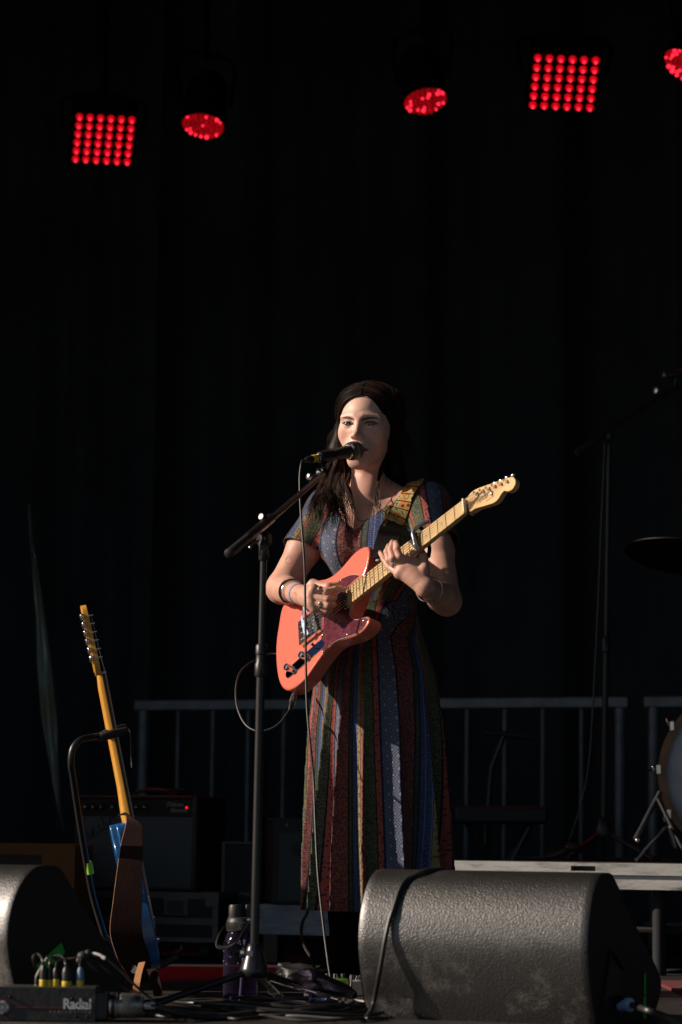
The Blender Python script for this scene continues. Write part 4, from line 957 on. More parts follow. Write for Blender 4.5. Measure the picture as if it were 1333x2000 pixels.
def legs(F):
    F.ell(B(0, 0, .84), (.12, .085, .12), BR, k=.0)
    for s in (-1, 1):
        hip = B(.07 * s, 0, .80); kn = B(.09 * s, .02, .46); an = B(.09 * s, -.03, .075)
        F.chain([hip, kn, kn * .6 + an * .4 - Fwd * .015, an], [.072, .050, .050, .034], k=.03)
        F.chain([an - Fwd * .01 - Up * .03, B(.093 * s, .07, .032), B(.096 * s, .14, .022)], [.03, .026, .018], k=.02)
    F.custom(F.lo, F.lo + F.h * (F.n - 1), lambda X, Y, Z: Z - .004, 0, True) if False else None
Fl = Field(B(0, 0, 0) - [.3, .3, .02], B(0, 0, 0) + [.3, .3, 1.15], .006); legs(Fl); Vl, Ql = Fl.mesh(2)
Vb = np.vstack([Vh, VR, VL, Vl]); n1, n2, n3 = len(Vh), len(Vh) + len(VR), len(Vh) + len(VR) + len(VL)
Qb = np.vstack([Qh, QR + n1, QL + n2, Ql + n3])
# ---- pigment of the skin, with shade of lips and lids painted in
col = np.tile(np.array([.62, .345, .262]), (len(Vb), 1))
q = Hinv(Vb); idx0 = np.arange(len(Vb)); front = (q[:, 1] > .03) & (np.arange(len(Vb)) < n1)
def blend(mask, c, a):
    a = (np.clip(a, 0, 1) * mask)[:, None]; col[:] = col * (1 - a) + np.array(c) * a
ax_ = np.abs(q[:, 0])
face_z = np.clip((q[:, 2] + .125) / .03, 0, 1) * (idx0 < n1); blend(np.ones(len(Vb), bool), (.75, .475, .385), face_z)
blend(front, (.74, .33, .26), .4 * np.exp(-((ax_ - .042) / .017) ** 2 - ((q[:, 2] + .030) / .018) ** 2))
blend(front, (.74, .36, .29), .35 * np.exp(-(q[:, 0] / .012) ** 2 - ((q[:, 2] + .034) / .012) ** 2))
lipd = np.abs(q[:, 0]) / .030; lipz = (q[:, 2] + .0706)
lm = (lipd < 1) & (lipz < .0085 * (1 - lipd ** 2) + .0006) & (lipz > -.0105 * (1 - lipd ** 2) - .0004) & (q[:, 1] > .07)
blend(front & lm, (.30, .065, .060), .92 + 0 * lipd)
blend(front & (lipd < 1), (.06, .015, .015), .8 * np.exp(-(lipz / .0010) ** 2))  # dark line painted for the shade between the lips
# brows
bx = (ax_ - .030) / .021; bz_ = .0052 + .0035 * (1 - ((ax_ - .036) / .02) ** 2) ; bw = .0024 * np.clip(1.15 - .75 * np.clip(bx, -1, 1) ** 2 - .35 * bx, .1, 2)
blend(front & (np.abs(bx) < 1.05), (.05, .028, .020), .88 * np.clip(1.7 - np.abs(q[:, 2] - bz_) / bw * 1.1, 0, 1))
# lash line, and the shade of the lid crease painted as a darker line
for s_, c in ((-1, EYES[0]), (1, EYES[1])):
    xx = (q[:, 0] - c[0]) * s_ / .0140; op = np.clip(1 - xx ** 2, 0, 1)
    e = q[:, 2] - (c[2] + .0045 * op + .0008 + .0006 * xx)
    blend(front & (np.abs(xx) < 1.15), (.02, .013, .010), .95 * np.exp(-(e / .0013) ** 2))
    e2 = q[:, 2] - (c[2] - .0042 * op + .0008 * xx); blend(front & (np.abs(xx) < 1.05), (.16, .07, .05), .6 * np.exp(-(e2 / .0010) ** 2))
    blend(front & (np.abs(xx) < 1.3), (.40, .19, .14), .45 * np.exp(-((q[:, 2] - c[2] - .0085 * (.4 + .6 * op)) / .0012) ** 2))
# nails (grey polish) and knuckle tone
idx = np.arange(len(Vb))
for side, hh, lo_, hi_ in (('R', hr, n1, n2), ('L', hl, n2, n3)):
    sel = (idx >= lo_) & (idx < hi_)
    for key in ('i', 'm', 'r', 'p'):
        tip = hh[key][-1]; d1 = hh[key][-2]; ax2 = unit(tip - d1); out = unit(-(ray(*proj(tip))))
        c = tip + ax2 * .003 + out * .006; d = np.linalg.norm((Vb - c), axis=1)
        blend(sel, (.16, .18, .21) if side == 'L' else (.62, .36, .30), np.clip(1.5 - d / .0042, 0, 1))
        pip = hh[key][0]; d = np.linalg.norm(Vb - pip, axis=1); blend(sel, (.62, .28, .20), .45 * np.clip(1 - d / .016, 0, 1))
    for m_ in hh['mcps']:
        d = np.linalg.norm(Vb - m_, axis=1); blend(sel, (.62, .30, .22), .3 * np.clip(1 - d / .02, 0, 1))
# fine line tattoos on arms and chest: nearest point to drawn polylines
def tattoo(px_pts, D, sel, wdt=.0011, a=.45):
    px_, py_ = proj_all
    pts = crom(np.array([(x, y, 0) for x, y in px_pts], float), 6)[:, :2]
    dmin = np.full(len(Vb), 1e9)
    sub = np.where(sel & (px_ > pts[:, 0].min() - 5) & (px_ < pts[:, 0].max() + 5) & (py_ > pts[:, 1].min() - 5) & (py_ < pts[:, 1].max() + 5))[0]
    if len(sub) == 0: return
    dd = np.min(np.hypot(px_[sub][:, None] - pts[None, :, 0], py_[sub][:, None] - pts[None, :, 1]), 1)
    al = np.zeros(len(Vb)); al[sub] = a * np.clip(1.6 - dd / (wdt * 735), 0, 1); blend(np.ones(len(Vb), bool), (.10, .07, .07), al)
d_ = Vb - CAM; z_ = d_ @ _fw; proj_all = (CX + FPX * (d_ @ _rt) / z_, CY - FPX * (d_ @ _up) / z_)
selR = (idx >= n1) & (idx < n2); selL = (idx >= n2) & (idx < n3); selC = idx < n1
tattoo([(558, 1092), (564, 1086), (569, 1091), (571, 1099), (564, 1101), (558, 1097), (563, 1088)], 8, selR)
tattoo([(567, 1172), (570, 1168), (572, 1173), (569, 1176)], 8, selR); tattoo([(574, 1160), (577, 1157), (579, 1162)], 8, selR)
tattoo([(812, 1140), (820, 1136), (832, 1146), (838, 1150), (846, 1142), (853, 1146), (848, 1156), (840, 1156)], 8, selL); tattoo([(805, 1145), (815, 1139), (822, 1150), (834, 1156), (845, 1160)], 8, selL); tattoo([(838, 1150), (842, 1140), (850, 1138), (854, 1148)], 8, selL)
tattoo([(862, 1196), (870, 1186), (876, 1182)], 8, selL)
tattoo([(745, 975), (752, 978), (757, 974), (762, 980), (765, 976)], 8, selC); tattoo([(718, 990), (721, 994), (719, 998)], 8, selC); tattoo([(724, 987), (727, 991), (724, 994)], 8, selC)
skin = bpy.data.materials.new('skin'); skin.use_nodes = True; t = skin.node_tree; b = t.nodes['Principled BSDF']
at = t.nodes.new('ShaderNodeAttribute'); at.attribute_name = 'Col'
tc = t.nodes.new('ShaderNodeTexCoord'); n = t.nodes.new('ShaderNodeTexNoise'); n.inputs['Scale'].default_value = 45; n.inputs['Detail'].default_value = 6
t.links.new(tc.outputs['Object'], n.inputs[0]); mr = t.nodes.new('ShaderNodeMapRange'); mr.inputs[3].default_value = .76; mr.inputs[4].default_value = 1.20
t.links.new(n.outputs['Fac'], mr.inputs[0]); vm = t.nodes.new('ShaderNodeVectorMath'); vm.operation = 'SCALE'
t.links.new(at.outputs['Color'], vm.inputs[0]); t.links.new(mr.outputs[0], vm.inputs['Scale']); t.links.new(vm.outputs[0], b.inputs['Base Color'])
n2_ = t.nodes.new('ShaderNodeTexNoise'); n2_.inputs['Scale'].default_value = 260; t.links.new(tc.outputs['Object'], n2_.inputs[0])
bp = t.nodes.new('ShaderNodeBump'); bp.inputs['Strength'].default_value = .12; bp.inputs['Distance'].default_value = .002; t.links.new(n2_.outputs['Fac'], bp.inputs['Height']); t.links.new(bp.outputs[0], b.inputs['Normal'])
b.inputs['Roughness'].default_value = .48; b.inputs['Subsurface Weight'].default_value = .35; b.inputs['Subsurface Radius'].default_value = (1, .3, .15); b.inputs['Subsurface Scale'].default_value = .008
b.inputs['Specular IOR Level'].default_value = .4
ploc = B(0, 0, 0); dummy = bpy.data.objects.new('tmp', None); ORG[dummy] = ploc
person = fast_mesh('person', Vb, Qb, skin, dummy, {'Col': col}); person.parent = None; person.location = ploc; ORG[person] = ploc
bpy.data.objects.remove(dummy)
person['label'] = 'singing person with long dark hair in a striped patterned maxi dress, playing the coral guitar'; person['category'] = 'person'
# ---- eyes
white = mat('eye_white', (.34, .28, .26), .35, coat=.15); iris = mat('dark_iris', (.014, .009, .007), .12, coat=.5)
gaze = unit(ray(700, 860) * -1 + hf * .6 + np.array([-.1, 0, 0]))
for c in EYES:
    cw = H(*c); e = part('eye', sphere(cw, ER * HS_, 24, 16), white, person)
    part('iris', lathe([(0.0072 * HS_, -.0012), (.0068 * HS_, .0003), (.0035 * HS_, .0009), (.0001, .0011)], cw + gaze * (ER * HS_ * .905), gaze, 20), iris, e)
# lashes
ls = []
for s_, c in ((-1, EYES[0]), (1, EYES[1])):
    for i in range(22):
        x = -.0125 + .025 * i / 21; op = max(0, 1 - (x / .0135) ** 2); r_ = ER + .0016; zz = .0045 * op + .0005; yy = math.sqrt(max(r_ ** 2 - x ** 2 - zz ** 2, 0))
        a = H(c[0] + x * s_, c[1] + yy, c[2] + zz); b_ = H(c[0] + x * s_ * 1.18, c[1] + yy + .0045, c[2] + zz + .0002); e_ = H(c[0] + x * s_ * 1.3, c[1] + yy + .007, c[2] + zz + .003)
        ls.append(tube([a, b_, e_], [.0005, .0004, .0001], 4, False))
hair_m = bpy.data.materials.new('dark_hair'); hair_m.use_nodes = True; t = hair_m.node_tree; b = t.nodes['Principled BSDF']
b.inputs['Base Color'].default_value = (.011, .0062, .005, 1); b.inputs['Roughness'].default_value = .5; b.inputs['Specular IOR Level'].default_value = .12
part('eyelashes', joing(ls), hair_m, person)
# ---------------------------------------------------------------- dress
Fd = Field(B(0, 0, .17) - [.31, .30, 0], B(0, 0, 1.42) + [.31, .28, 0], .0032)
build_torso(Fd, 0)
def sleeve(F, s_, sh, el, L_, r0, r1):
    d = unit(el - sh); e = sh + d * L_; F.cap(sh - Lx * s_ * .01, e, r0, r1, k=.035)
    u1 = unit(np.cross(d, Up)); return e, d
seR, dR = sleeve(Fd, -1, sR, eR, .150, .056, .062); seL, dL = sleeve(Fd, 1, sL, eL, .165, .056, .060)
Vd, Qd = Fd.mesh(1)
x, y, z = Binv(Vd)
# sleeves: cut beyond their hem; neckline and hem: cut open
tR_ = (Vd - seR) @ dR; tL_ = (Vd - seL) @ dL
dRs = np.linalg.norm((Vd - sR) - np.outer((Vd - sR) @ dR, dR), axis=1); dLs = np.linalg.norm((Vd - sL) - np.outer((Vd - sL) @ dL, dL), axis=1)
slvR = (x < -.125) & (z < 1.40) & (z > 1.10) & (dRs < .085) & (tR_ > -.3); slvL = (x > .130) & (z < 1.40) & (z > 1.08) & (dLs < .085)
inR = (dRs < .075) & (x < -.10) & (z > 1.1) & (tR_ > -.2); inL = (dLs < .075) & (x > .10) & (z > 1.08)
cut = (slvR & (tR_ > 0.0) & (tR_ < .08)) | (slvL & (tL_ > 0.0) & (tL_ < .075) & (z > 1.085))
NVx, NVz = -.012, 1.240
xn = x - NVx
vneck = (y > .0) & (z > NVz + np.abs(xn) * .60 + 3.2 * xn ** 2)
bneck = (y <= .0) & (z > 1.325) & (np.abs(x + .02) < .085)
cut |= (vneck & (np.abs(x) < .125)) | bneck
cut |= (z < .2155) & (np.hypot(x, y) < 1)
keep = ~cut[Qd].any(1); Qd = Qd[keep]
# cloth coordinates: u round the body, v down it
zz = np.clip((z - .95) / .15, 0, 1); sc_ = .245 * (1 - zz) + .118 * zz
a_i = np.interp(z, PZ, PA); b_i = np.interp(z, PZ, PB); phi = np.arctan2(x / a_i, y / b_i)
u = phi * sc_ + .07 * (z - .2) * np.sin(2.6 * phi + .8) * (z < 1.05); v = z.copy()
su = np.cross(dR, Fwd); 
def slv_uv(sh, d, s_):
    e1 = unit(np.cross(d, Lx)); e2 = np.cross(d, e1); q = Vd - sh; ang = np.arctan2(q @ e1, q @ e2); return ang * .072, q @ d
uR, vR = slv_uv(sR, dR, -1); uL, vL = slv_uv(sL, dL, 1)
mR = inR & (x < -.125); mL = inL & (x > .130)
u = np.where(mR, uR + .18, np.where(mL, uL + .02, u)); v = np.where(mR | mL, np.where(mR, vR, vL), v)
duv = np.stack([u, v, np.zeros_like(u)], 1)
def dress_mat():
    m = bpy.data.materials.new('patterned_dress_cloth'); m.use_nodes = True; t = m.node_tree; b = t.nodes['Principled BSDF']; L = t.links.new
    def nd(k): return t.nodes.new(k)
    def val(x): n = nd('ShaderNodeValue'); n.outputs[0].default_value = x; return n.outputs[0]
    def mth(op, a, b_=None, c=None):
        n = nd('ShaderNodeMath'); n.operation = op
        for i, q in enumerate((a, b_, c)):
            if q is None: continue
            if isinstance(q, (int, float)): n.inputs[i].default_value = q
            else: L(q, n.inputs[i])
        return n.outputs[0]
    at = nd('ShaderNodeAttribute'); at.attribute_name = 'duv'; sp = nd('ShaderNodeSeparateXYZ'); L(at.outputs['Vector'], sp.inputs[0]); U, V = sp.outputs[0], sp.outputs[1]
    bands = [  # width cm, colour, pattern (0 diamonds, 1 scribble, 2 bars, 3 dots, 4 plain)
        (4.6, (.115, .138, .205), 0), (.35, (.008, .008, .012), 4), (4.2, (.265, .085, .060), 1), (.35, (.01, .01, .01), 4), (1.0, (.07, .09, .045), 2), (.25, (.008, .008, .008), 4),
        (2.6, (.075, .110, .270), 2), (1.7, (.19, .165, .075), 3), (.25, (.01, .01, .01), 4), (1.0, (.28, .07, .055), 3), (4.0, (.125, .140, .055), 1), (.3, (.01, .01, .01), 4), (1.7, (.32, .075, .055), 3), (.8, (.015, .02, .05), 4)]
    tot = sum(q[0] for q in bands); w_ = mth('FRACT', mth('ADD', mth('DIVIDE', U, tot / 100), 10.369))
    def ramp(vals):
        r = nd('ShaderNodeValToRGB'); r.color_ramp.interpolation = 'CONSTANT'; e = r.color_ramp.elements; pos = 0
        while len(e) > 1: e.remove(e[-1])
        for i, (wd_, c) in enumerate(vals):
            if i == 0: e[0].position = 0; e[0].color = c
            else: q = e.new(pos / tot); q.color = c
            pos += wd_
        L(w_, r.inputs[0]); return r
    rc = ramp([(q[0], (*q[1], 1)) for q in bands])
    def mask(k): 
        r = ramp([(q[0], (1, 1, 1, 1) if q[2] == k else (0, 0, 0, 1)) for q in bands]); return r.outputs[0]
    # local coordinates inside the period (metres)
    ul = mth('MULTIPLY', w_, tot / 100)
    def tri(x, p, o=0): return mth('ABSOLUTE', mth('SUBTRACT', mth('FRACT', mth('ADD', mth('DIVIDE', x, p), o)), .5))
    d = mth('ADD', tri(ul, .028), tri(V, .034)); rings = mth('SINE', mth('MULTIPLY', d, 26.0)); dia = mth('GREATER_THAN', rings, .15)
    core = mth('LESS_THAN', mth('ABSOLUTE', mth('SUBTRACT', d, 1.0)), .07); core = mth('ADD', core, mth('LESS_THAN', d, .10))
    cv = nd('ShaderNodeCombineXYZ'); L(U, cv.inputs[0]); L(V, cv.inputs[1])
    n1 = nd('ShaderNodeTexNoise'); n1.inputs['Scale'].default_value = 165; n1.inputs['Detail'].default_value = 1; L(cv.outputs[0], n1.inputs[0])
    scr = mth('LESS_THAN', mth('ABSOLUTE', mth('SUBTRACT', n1.outputs['Fac'], .5)), .085)
    br_ = nd('ShaderNodeTexBrick'); br_.inputs['Scale'].default_value = 1; br_.inputs['Brick Width'].default_value = .02; br_.inputs['Row Height'].default_value = .0065; br_.inputs['Mortar Size'].default_value = .0012; br_.inputs['Mortar Smooth'].default_value = .1
    L(cv.outputs[0], br_.inputs[0]); bars = mth('MULTIPLY', br_.outputs['Fac'], 1.0)
    stripe = mth('LESS_THAN', tri(ul, .0125), .06); bars = mth('MAXIMUM', mth('MULTIPLY', scr, .8), bars)
    vo = nd('ShaderNodeTexVoronoi'); vo.inputs['Scale'].default_value = 105; L(cv.outputs[0], vo.inputs[0]); dots = mth('LESS_THAN', vo.outputs['Distance'], .36)
    dark = mth('MULTIPLY', dia, mask(0)); dark = mth('ADD', dark, mth('MULTIPLY', scr, mask(1))); dark = mth('ADD', dark, mth('MULTIPLY', bars, mask(2))); dark = mth('ADD', dark, mth('MULTIPLY', dots, mask(3)))
    dark = mth('MULTIPLY', dark, .74)
    mx = nd('ShaderNodeMix'); mx.data_type = 'RGBA'; L(mth('MINIMUM', dark, 1.0), mx.inputs[0]); L(rc.outputs[0], mx.inputs[6]); mx.inputs[7].default_value = (.014, .015, .035, 1)
    lt = mth('MULTIPLY', core, mask(0)); m2 = nd('ShaderNodeMix'); m2.data_type = 'RGBA'; L(mth('MULTIPLY', lt, .75), m2.inputs[0]); L(mx.outputs[2], m2.inputs[6]); m2.inputs[7].default_value = (.42, .30, .22, 1)
    sw_ = mth('MULTIPLY', stripe, mask(2)); m3 = nd('ShaderNodeMix'); m3.data_type = 'RGBA'; L(mth('MULTIPLY', sw_, .7), m3.inputs[0]); L(m2.outputs[2], m3.inputs[6]); m3.inputs[7].default_value = (.17, .19, .28, 1)
    # soft wear so that the print is not uniform
    n3 = nd('ShaderNodeTexNoise'); n3.inputs['Scale'].default_value = 22; n3.inputs['Detail'].default_value = 5; tc = nd('ShaderNodeTexCoord'); L(tc.outputs['Object'], n3.inputs[0])
    mr = nd('ShaderNodeMapRange'); mr.inputs[3].default_value = .72; mr.inputs[4].default_value = 1.25; L(n3.outputs['Fac'], mr.inputs[0])
    vm = nd('ShaderNodeVectorMath'); vm.operation = 'SCALE'; L(m3.outputs[2], vm.inputs[0]); L(mr.outputs[0], vm.inputs['Scale']); L(vm.outputs[0], b.inputs['Base Color'])
    n4 = nd('ShaderNodeTexNoise'); n4.inputs['Scale'].default_value = 38; n4.inputs['Detail'].default_value = 3; L(tc.outputs['Object'], n4.inputs[0])
    bp = nd('ShaderNodeBump'); bp.inputs['Strength'].default_value = .35; bp.inputs['Distance'].default_value = .004; L(n4.outputs['Fac'], bp.inputs['Height']); L(bp.outputs[0], b.inputs['Normal'])
    b.inputs['Roughness'].default_value = .85; b.inputs['Specular IOR Level'].default_value = .2; b.inputs['Sheen Weight'].default_value = .08
    return m
dress = fast_mesh('dress', Vd, Qd, dress_mat(), person, {'duv': duv})
# ---------------------------------------------------------------- hair
Fm = Field(HC - [.17, .17, .30], HC + [.17, .19, .14], .003)
hell(Fm, (0, -.022, .027), (.079, .097, .080), 0)
def face_open(X, Y, Z):
    q = [((X - HC[0]) * HR[0, i] + (Y - HC[1]) * HR[1, i] + (Z - HC[2]) * HR[2, i]) / HS_ for i in range(3)]
    dz = np.where(q[2] > -.012, np.abs(q[2] + .012) / .077, 0); e = (np.abs(q[0] + .008 * (q[2] > .02)) / .0600) ** 2.0 + dz ** 2.0
    return np.maximum((e ** .5 - 1) * .06, .012 - q[1])
for s_, pts in ((-1, [(671, 838, 7.99), (662, 880, 7.99), (668, 925, 8.02), (672, 975, 8.04)]), (1, [(760, 835, 8.0), (766, 880, 8.0), (772, 925, 8.01), (782, 965, 8.03)])):
    Fm.chain([P(*q) for q in pts], [.026, .026, .024, .018], k=.02)
Fm.chain([P(715, 860, 8.05), P(715, 950, 8.08), P(715, 985, 8.10)], [.07, .055, .03], k=.03)
Fm.custom(HC - [.14, .16, .22], HC + [.14, .14, .13], face_open, .004, True)
Vm, Qm = Fm.mesh(2)
hair = fast_mesh('hair', Vm, Qm, hair_m, person)
EC = np.array([0, -.022, .027]); ERd = np.array([.0795, .0975, .0808])
def slerp(a, b, t):
    o = math.acos(np.clip(a @ b, -1, 1)); return (np.sin((1 - t) * o)[:, None] * a + np.sin(t * o)[:, None] * b) / math.sin(o)
strands = []; rads = []
r_ = np.random.default_rng(11)
def push(p):
    for F in (Fd, Fh):
        for _ in range(2):
            s_ = F.sample(p); m_ = s_ < .0035
            if m_.any(): p[m_] += F.grad(p[m_]) * (.0035 - s_[m_])[:, None]
    return p
def mid(a, b, t): return a * (1 - t) + b * t
NT = 30
for s in (-1, 1):
    for lock in range(84):
        q = (lock + r_.random()) / 84; lr = r_.normal(size=6); Lend = r_.normal(); ldn = r_.uniform(-1.2, .6)
        frontish = q < (.50 if s < 0 else .13)
        for k in range(24):
            if s > 0 and frontish and k % 5: continue
            g = r_.normal(size=6) * .35; qq = np.clip(q + r_.normal() * .012, 0, 1)
            al = rad(27 + 128 * qq); a = np.array([s * r_.uniform(.0, .05), math.cos(al), math.sin(al)]); a = unit(a)
            be = rad(30 - 100 * qq); b = unit(np.array([s * math.cos(be), math.sin(be), -.30]))
            t_ = np.linspace(0, 1, 12); dirs = slerp(a, b, t_); dirs = dirs + np.outer(np.sin(t_ * math.pi) ** 1.2 * .20 * max(0, 1 - qq * 2.2), [s * .2, -.1, 1.0]); dirs /= np.linalg.norm(dirs, axis=1)[:, None]
            th = 1.012 + .03 * abs(g[0]) + .02 * r_.random() + .025 * np.sin(t_ * math.pi)[:, None] * (1 + 1.1 * lr[0])
            pc = EC + dirs * ERd * th; cap_pts = np.array([H(*c) for c in pc])
            e = cap_pts[-1]; yr = e[1]
            if s < 0 and frontish:
                f_ = q / .5; dn = ldn
                cp_ = [P(655 + lr[1] * 3 + g[1] * 4 + f_ * 16, 885, mid(yr, 7.95, .3)), P(637 + lr[1] * 6 + g[2] * 5 + f_ * 34, 930, 7.94), P(623 + lr[2] * 9 + g[3] * 10 + f_ * 52, 965 + dn * 5, 7.90), P(617 + lr[2] * 11 + lr[3] * 6 + g[4] * 12 + f_ * 60, 992 + 6 * Lend + dn * 14, 7.88), P(620 + lr[2] * 10 + lr[3] * 12 + g[4] * 13 + f_ * 60, 1016 + 9 * Lend + dn * 26 + g[5] * 16, 7.87)]
            elif s < 0:
                cp_ = [P(668 + lr[1] * 4 + g[1] * 4, 890, mid(yr, 8.02, .5)), P(672 + lr[1] * 8 + g[2] * 5, 940, 8.06), P(676 + lr[2] * 12 + g[3] * 6, 990, 8.10), P(680 + lr[2] * 15 + g[4] * 9, 1040 + 15 * Lend, 8.12)]
            elif frontish:
                cp_ = [P(755 + lr[1] * 2 + g[1] * 2, 880, 7.95), P(742 + lr[1] * 2 + g[2] * 2, 922, 7.91), P(733 + lr[2] * 3 + g[3] * 3, 965, 7.88), P(738 + lr[2] * 4 + g[4] * 3, 990 + 4 * Lend, 7.86), P(752 + lr[3] * 8 + g[4] * 5, 1003 + 5 * Lend, 7.84)]
            else:
                cp_ = [P(762 + abs(lr[1]) * 4 + g[1] * 3, 880, mid(yr, 8.0, .5)), P(772 + lr[1] * 8 + g[2] * 5, 925, 8.0), P(784 + lr[2] * 10 + g[3] * 5, 955, 8.03), P(790 + lr[2] * 12 + g[4] * 7, 1000 + 15 * Lend, 8.10)]
            raw = np.vstack([cap_pts[::3], cap_pts[-1:], np.array(cp_)]) if (len(cap_pts) - 1) % 3 else np.vstack([cap_pts[::3], np.array(cp_)])
            c = crom(raw, 6); L_ = np.r_[0, np.cumsum(np.linalg.norm(np.diff(c, axis=0), axis=1))]; tt = np.linspace(0, L_[-1], NT)
            c = np.stack([np.interp(tt, L_, c[:, i]) for i in range(3)], 1)
            f = np.linspace(0, 1, NT); wv = .0022 * f[:, None] * np.stack([np.sin(f * 13 + lr[4] * 3), np.sin(f * 11 + lr[5] * 3), 0 * f], 1); c = c + wv
            m_ = f > .35; c[m_] = push(c[m_])
            for _ in range(4): c[2:-1] = (c[1:-2] + 2 * c[2:-1] + c[3:]) / 4
            strands.append(c); rads.append(.0007 * np.interp(f, [0, .1, .75, 1], [.8, 1, .9, .25]))
for i in range(220):    # loose flyaway hairs
    s = -1 if r_.random() < .7 else 1; al = rad(r_.uniform(35, 120)); a = unit(np.array([s * .1, math.cos(al), math.sin(al)])); be = rad(r_.uniform(-40, 20)); b = unit(np.array([s * math.cos(be), math.sin(be), -.3]))
    t_ = np.linspace(0, 1, 8); lift = 1.04 + r_.uniform(.0, .12) * np.sin(t_ * r_.uniform(2, 4))[:, None] ** 2; c0 = np.array([H(*x) for x in EC + slerp(a, b, t_) * ERd * lift])
    e = c0[-1]; c1 = [e + np.array([s * r_.uniform(.0, .03), r_.uniform(-.01, .02), -.04]), e + np.array([s * r_.uniform(-.01, .045), 0, -.09]), e + np.array([s * r_.uniform(-.02, .03), 0, -.14 - r_.uniform(0, .06)])]
    k0 = r_.integers(0, 5); c = crom(np.vstack([c0[k0:], c1[: r_.integers(1, 4)]]), 5); L_ = np.r_[0, np.cumsum(np.linalg.norm(np.diff(c, axis=0), axis=1))]; tt = np.linspace(0, L_[-1], NT)
    strands.append(np.stack([np.interp(tt, L_, c[:, j]) for j in range(3)], 1)); rads.append(np.full(NT, .00036))
S = np.array(strands); R_ = np.array(rads); T = np.gradient(S, axis=1); T /= np.linalg.norm(T, axis=2, keepdims=True) + 1e-9
U_ = np.cross(T, [.3, .9, .2]); U_ /= np.linalg.norm(U_, axis=2, keepdims=True) + 1e-9; W_ = np.cross(T, U_)
an = np.array([0, 2 * math.pi / 3, 4 * math.pi / 3]); V3 = S[:, :, None] + R_[:, :, None, None] * (np.cos(an)[None, None, :, None] * U_[:, :, None] + np.sin(an)[None, None, :, None] * W_[:, :, None])
hcv = np.repeat(np.array([1, .50, .38])[None] * (.019 * np.exp(r_.normal(size=len(S)) * .8))[:, None], NT * 3, 0)
hm2 = hair_m.copy(); hm2.name = 'dark_hair_strands'; _t = hm2.node_tree; _a = _t.nodes.new('ShaderNodeAttribute'); _a.attribute_name = 'Col'; _t.links.new(_a.outputs['Color'], _t.nodes['Principled BSDF'].inputs['Base Color']); _t.nodes['Principled BSDF'].inputs['Specular IOR Level'].default_value = .14; _t.nodes['Principled BSDF'].inputs['Roughness'].default_value = .5
ns = len(S); base = (np.arange(ns) * NT * 3)[:, None, None] + (np.arange(NT - 1) * 3)[None, :, None]; j = np.arange(3)[None, None, :]; j2 = (j + 1) % 3
Q3 = np.stack([base + j, base + j2, base + 3 + j2, base + 3 + j], -1).reshape(-1, 4)
fast_mesh('hair_strands', V3.reshape(-1, 3), Q3, hm2, hair, {'Col': hcv})

# ---------------------------------------------------------------- jewellery, wristband
def ring(c, ax, r, th, m, name, wid=None, n=40, parent=person, ell=(1, 1), open_=None):
    ax = unit(ax); u = unit(np.cross(ax, [0, 0, 1.])); v = np.cross(ax, u); a = np.linspace(0, 2 * np.pi, n + 1) if open_ is None else np.linspace(open_[0], open_[1], n + 1)
    pts = c + r * ell[0] * np.cos(a)[:, None] * u + r * ell[1] * np.sin(a)[:, None] * v
    g = ribbon(pts, [ax] * len(pts), wid, th) if wid else tube(pts, th, 8, False); return part(name, g, m, parent)
fa = unit(wR - eR); at_ = lambda t: eR * (1 - t) + wR * t
silver = mat('silver', (.72, .72, .72), .2, 1, rvar=.1, scale=200)
ring(at_(.50), fa, .0330, .0045, mat('black_bracelet', (.012, .012, .012), .25, coat=.5), 'bracelet', .015)
ring(at_(.60), fa + np.array([.1, 0, .1]), .0305, .0009, leather, 'bracelet'); ring(at_(.66), fa, .0300, .0008, mat('brown_cord', (.12, .05, .03), .6), 'bracelet')
ring(at_(.56), fa, .0318, .0014, silver, 'bracelet')
wb = ring(at_(.86), fa, .0275, .0012, mat('blue_wristband', (.10, .38, .75), .6, var=.3, scale=120), 'wristband', .008)
tag_m = mat('printed_tag', (.55, .68, .86), .5, col2=(.25, .35, .6), scale=160, thr=(.47, .53))
pp = crom([GP(594, 1181, .03), GP(598, 1200, .026), GP(592, 1216, .022), GP(601, 1240, .014)], 6); part('tag', ribbon(pp, [GR[:, 0] * .9 + GR[:, 1] * .3] * len(pp), .011, .001), tag_m, wb)
pp = crom([GP(596, 1181, .028), GP(590, 1205, .02), GP(596, 1238, .012)], 6); part('tag', ribbon(pp, [GR[:, 0] * .7 + GR[:, 1] * .5] * len(pp), .009, .001), tag_m, wb)
def fring(m_, pip, t, r, name='ring', stone=False):
    c = m_ * (1 - t) + pip * t; d = unit(pip - m_); ring(c, d, r, .0012, silver, name, .0045)
    o = unit(-ray(*proj(c)) * 1.0 + np.array([-.3, 0, .3])); o = unit(o - d * (o @ d))
    g = sphere(c + o * (r + .001), (.0042, .0030, .0038), 12, 8) if stone else box(c + o * (r + .0005), (.008, .003, .007)); part('ring_head', g, silver, person)
fring(hr['mcps'][0], hr['i'][0], .55, .0108, stone=True); fring(hr['mcps'][2], hr['r'][0], .62, .0106, stone=True); fring(hl['mcps'][2], hl['r'][0], .60, .0106)
fb_ = unit(wL - eL); cb_ = wL * .84 + eL * .16
ring(cb_, fb_ + np.array([.0, -.1, .15]), .0335, .0016, silver, 'bracelet', ell=(1.05, 1.0)); ring(cb_ + np.array([-.004, -.034, -.012]), np.array([.2, -1, .3]), .011, .0013, silver, 'bracelet', n=24, ell=(1.3, .6))
neck = []
for x_, y_ in [(772, 960), (762, 978), (748, 995), (733, 1006), (718, 1015), (706, 1018), (697, 1012), (690, 1000), (686, 985)]:
    h0 = Fh.hit(x_, y_, .0035)
    if h0 is not None: neck.append(h0)
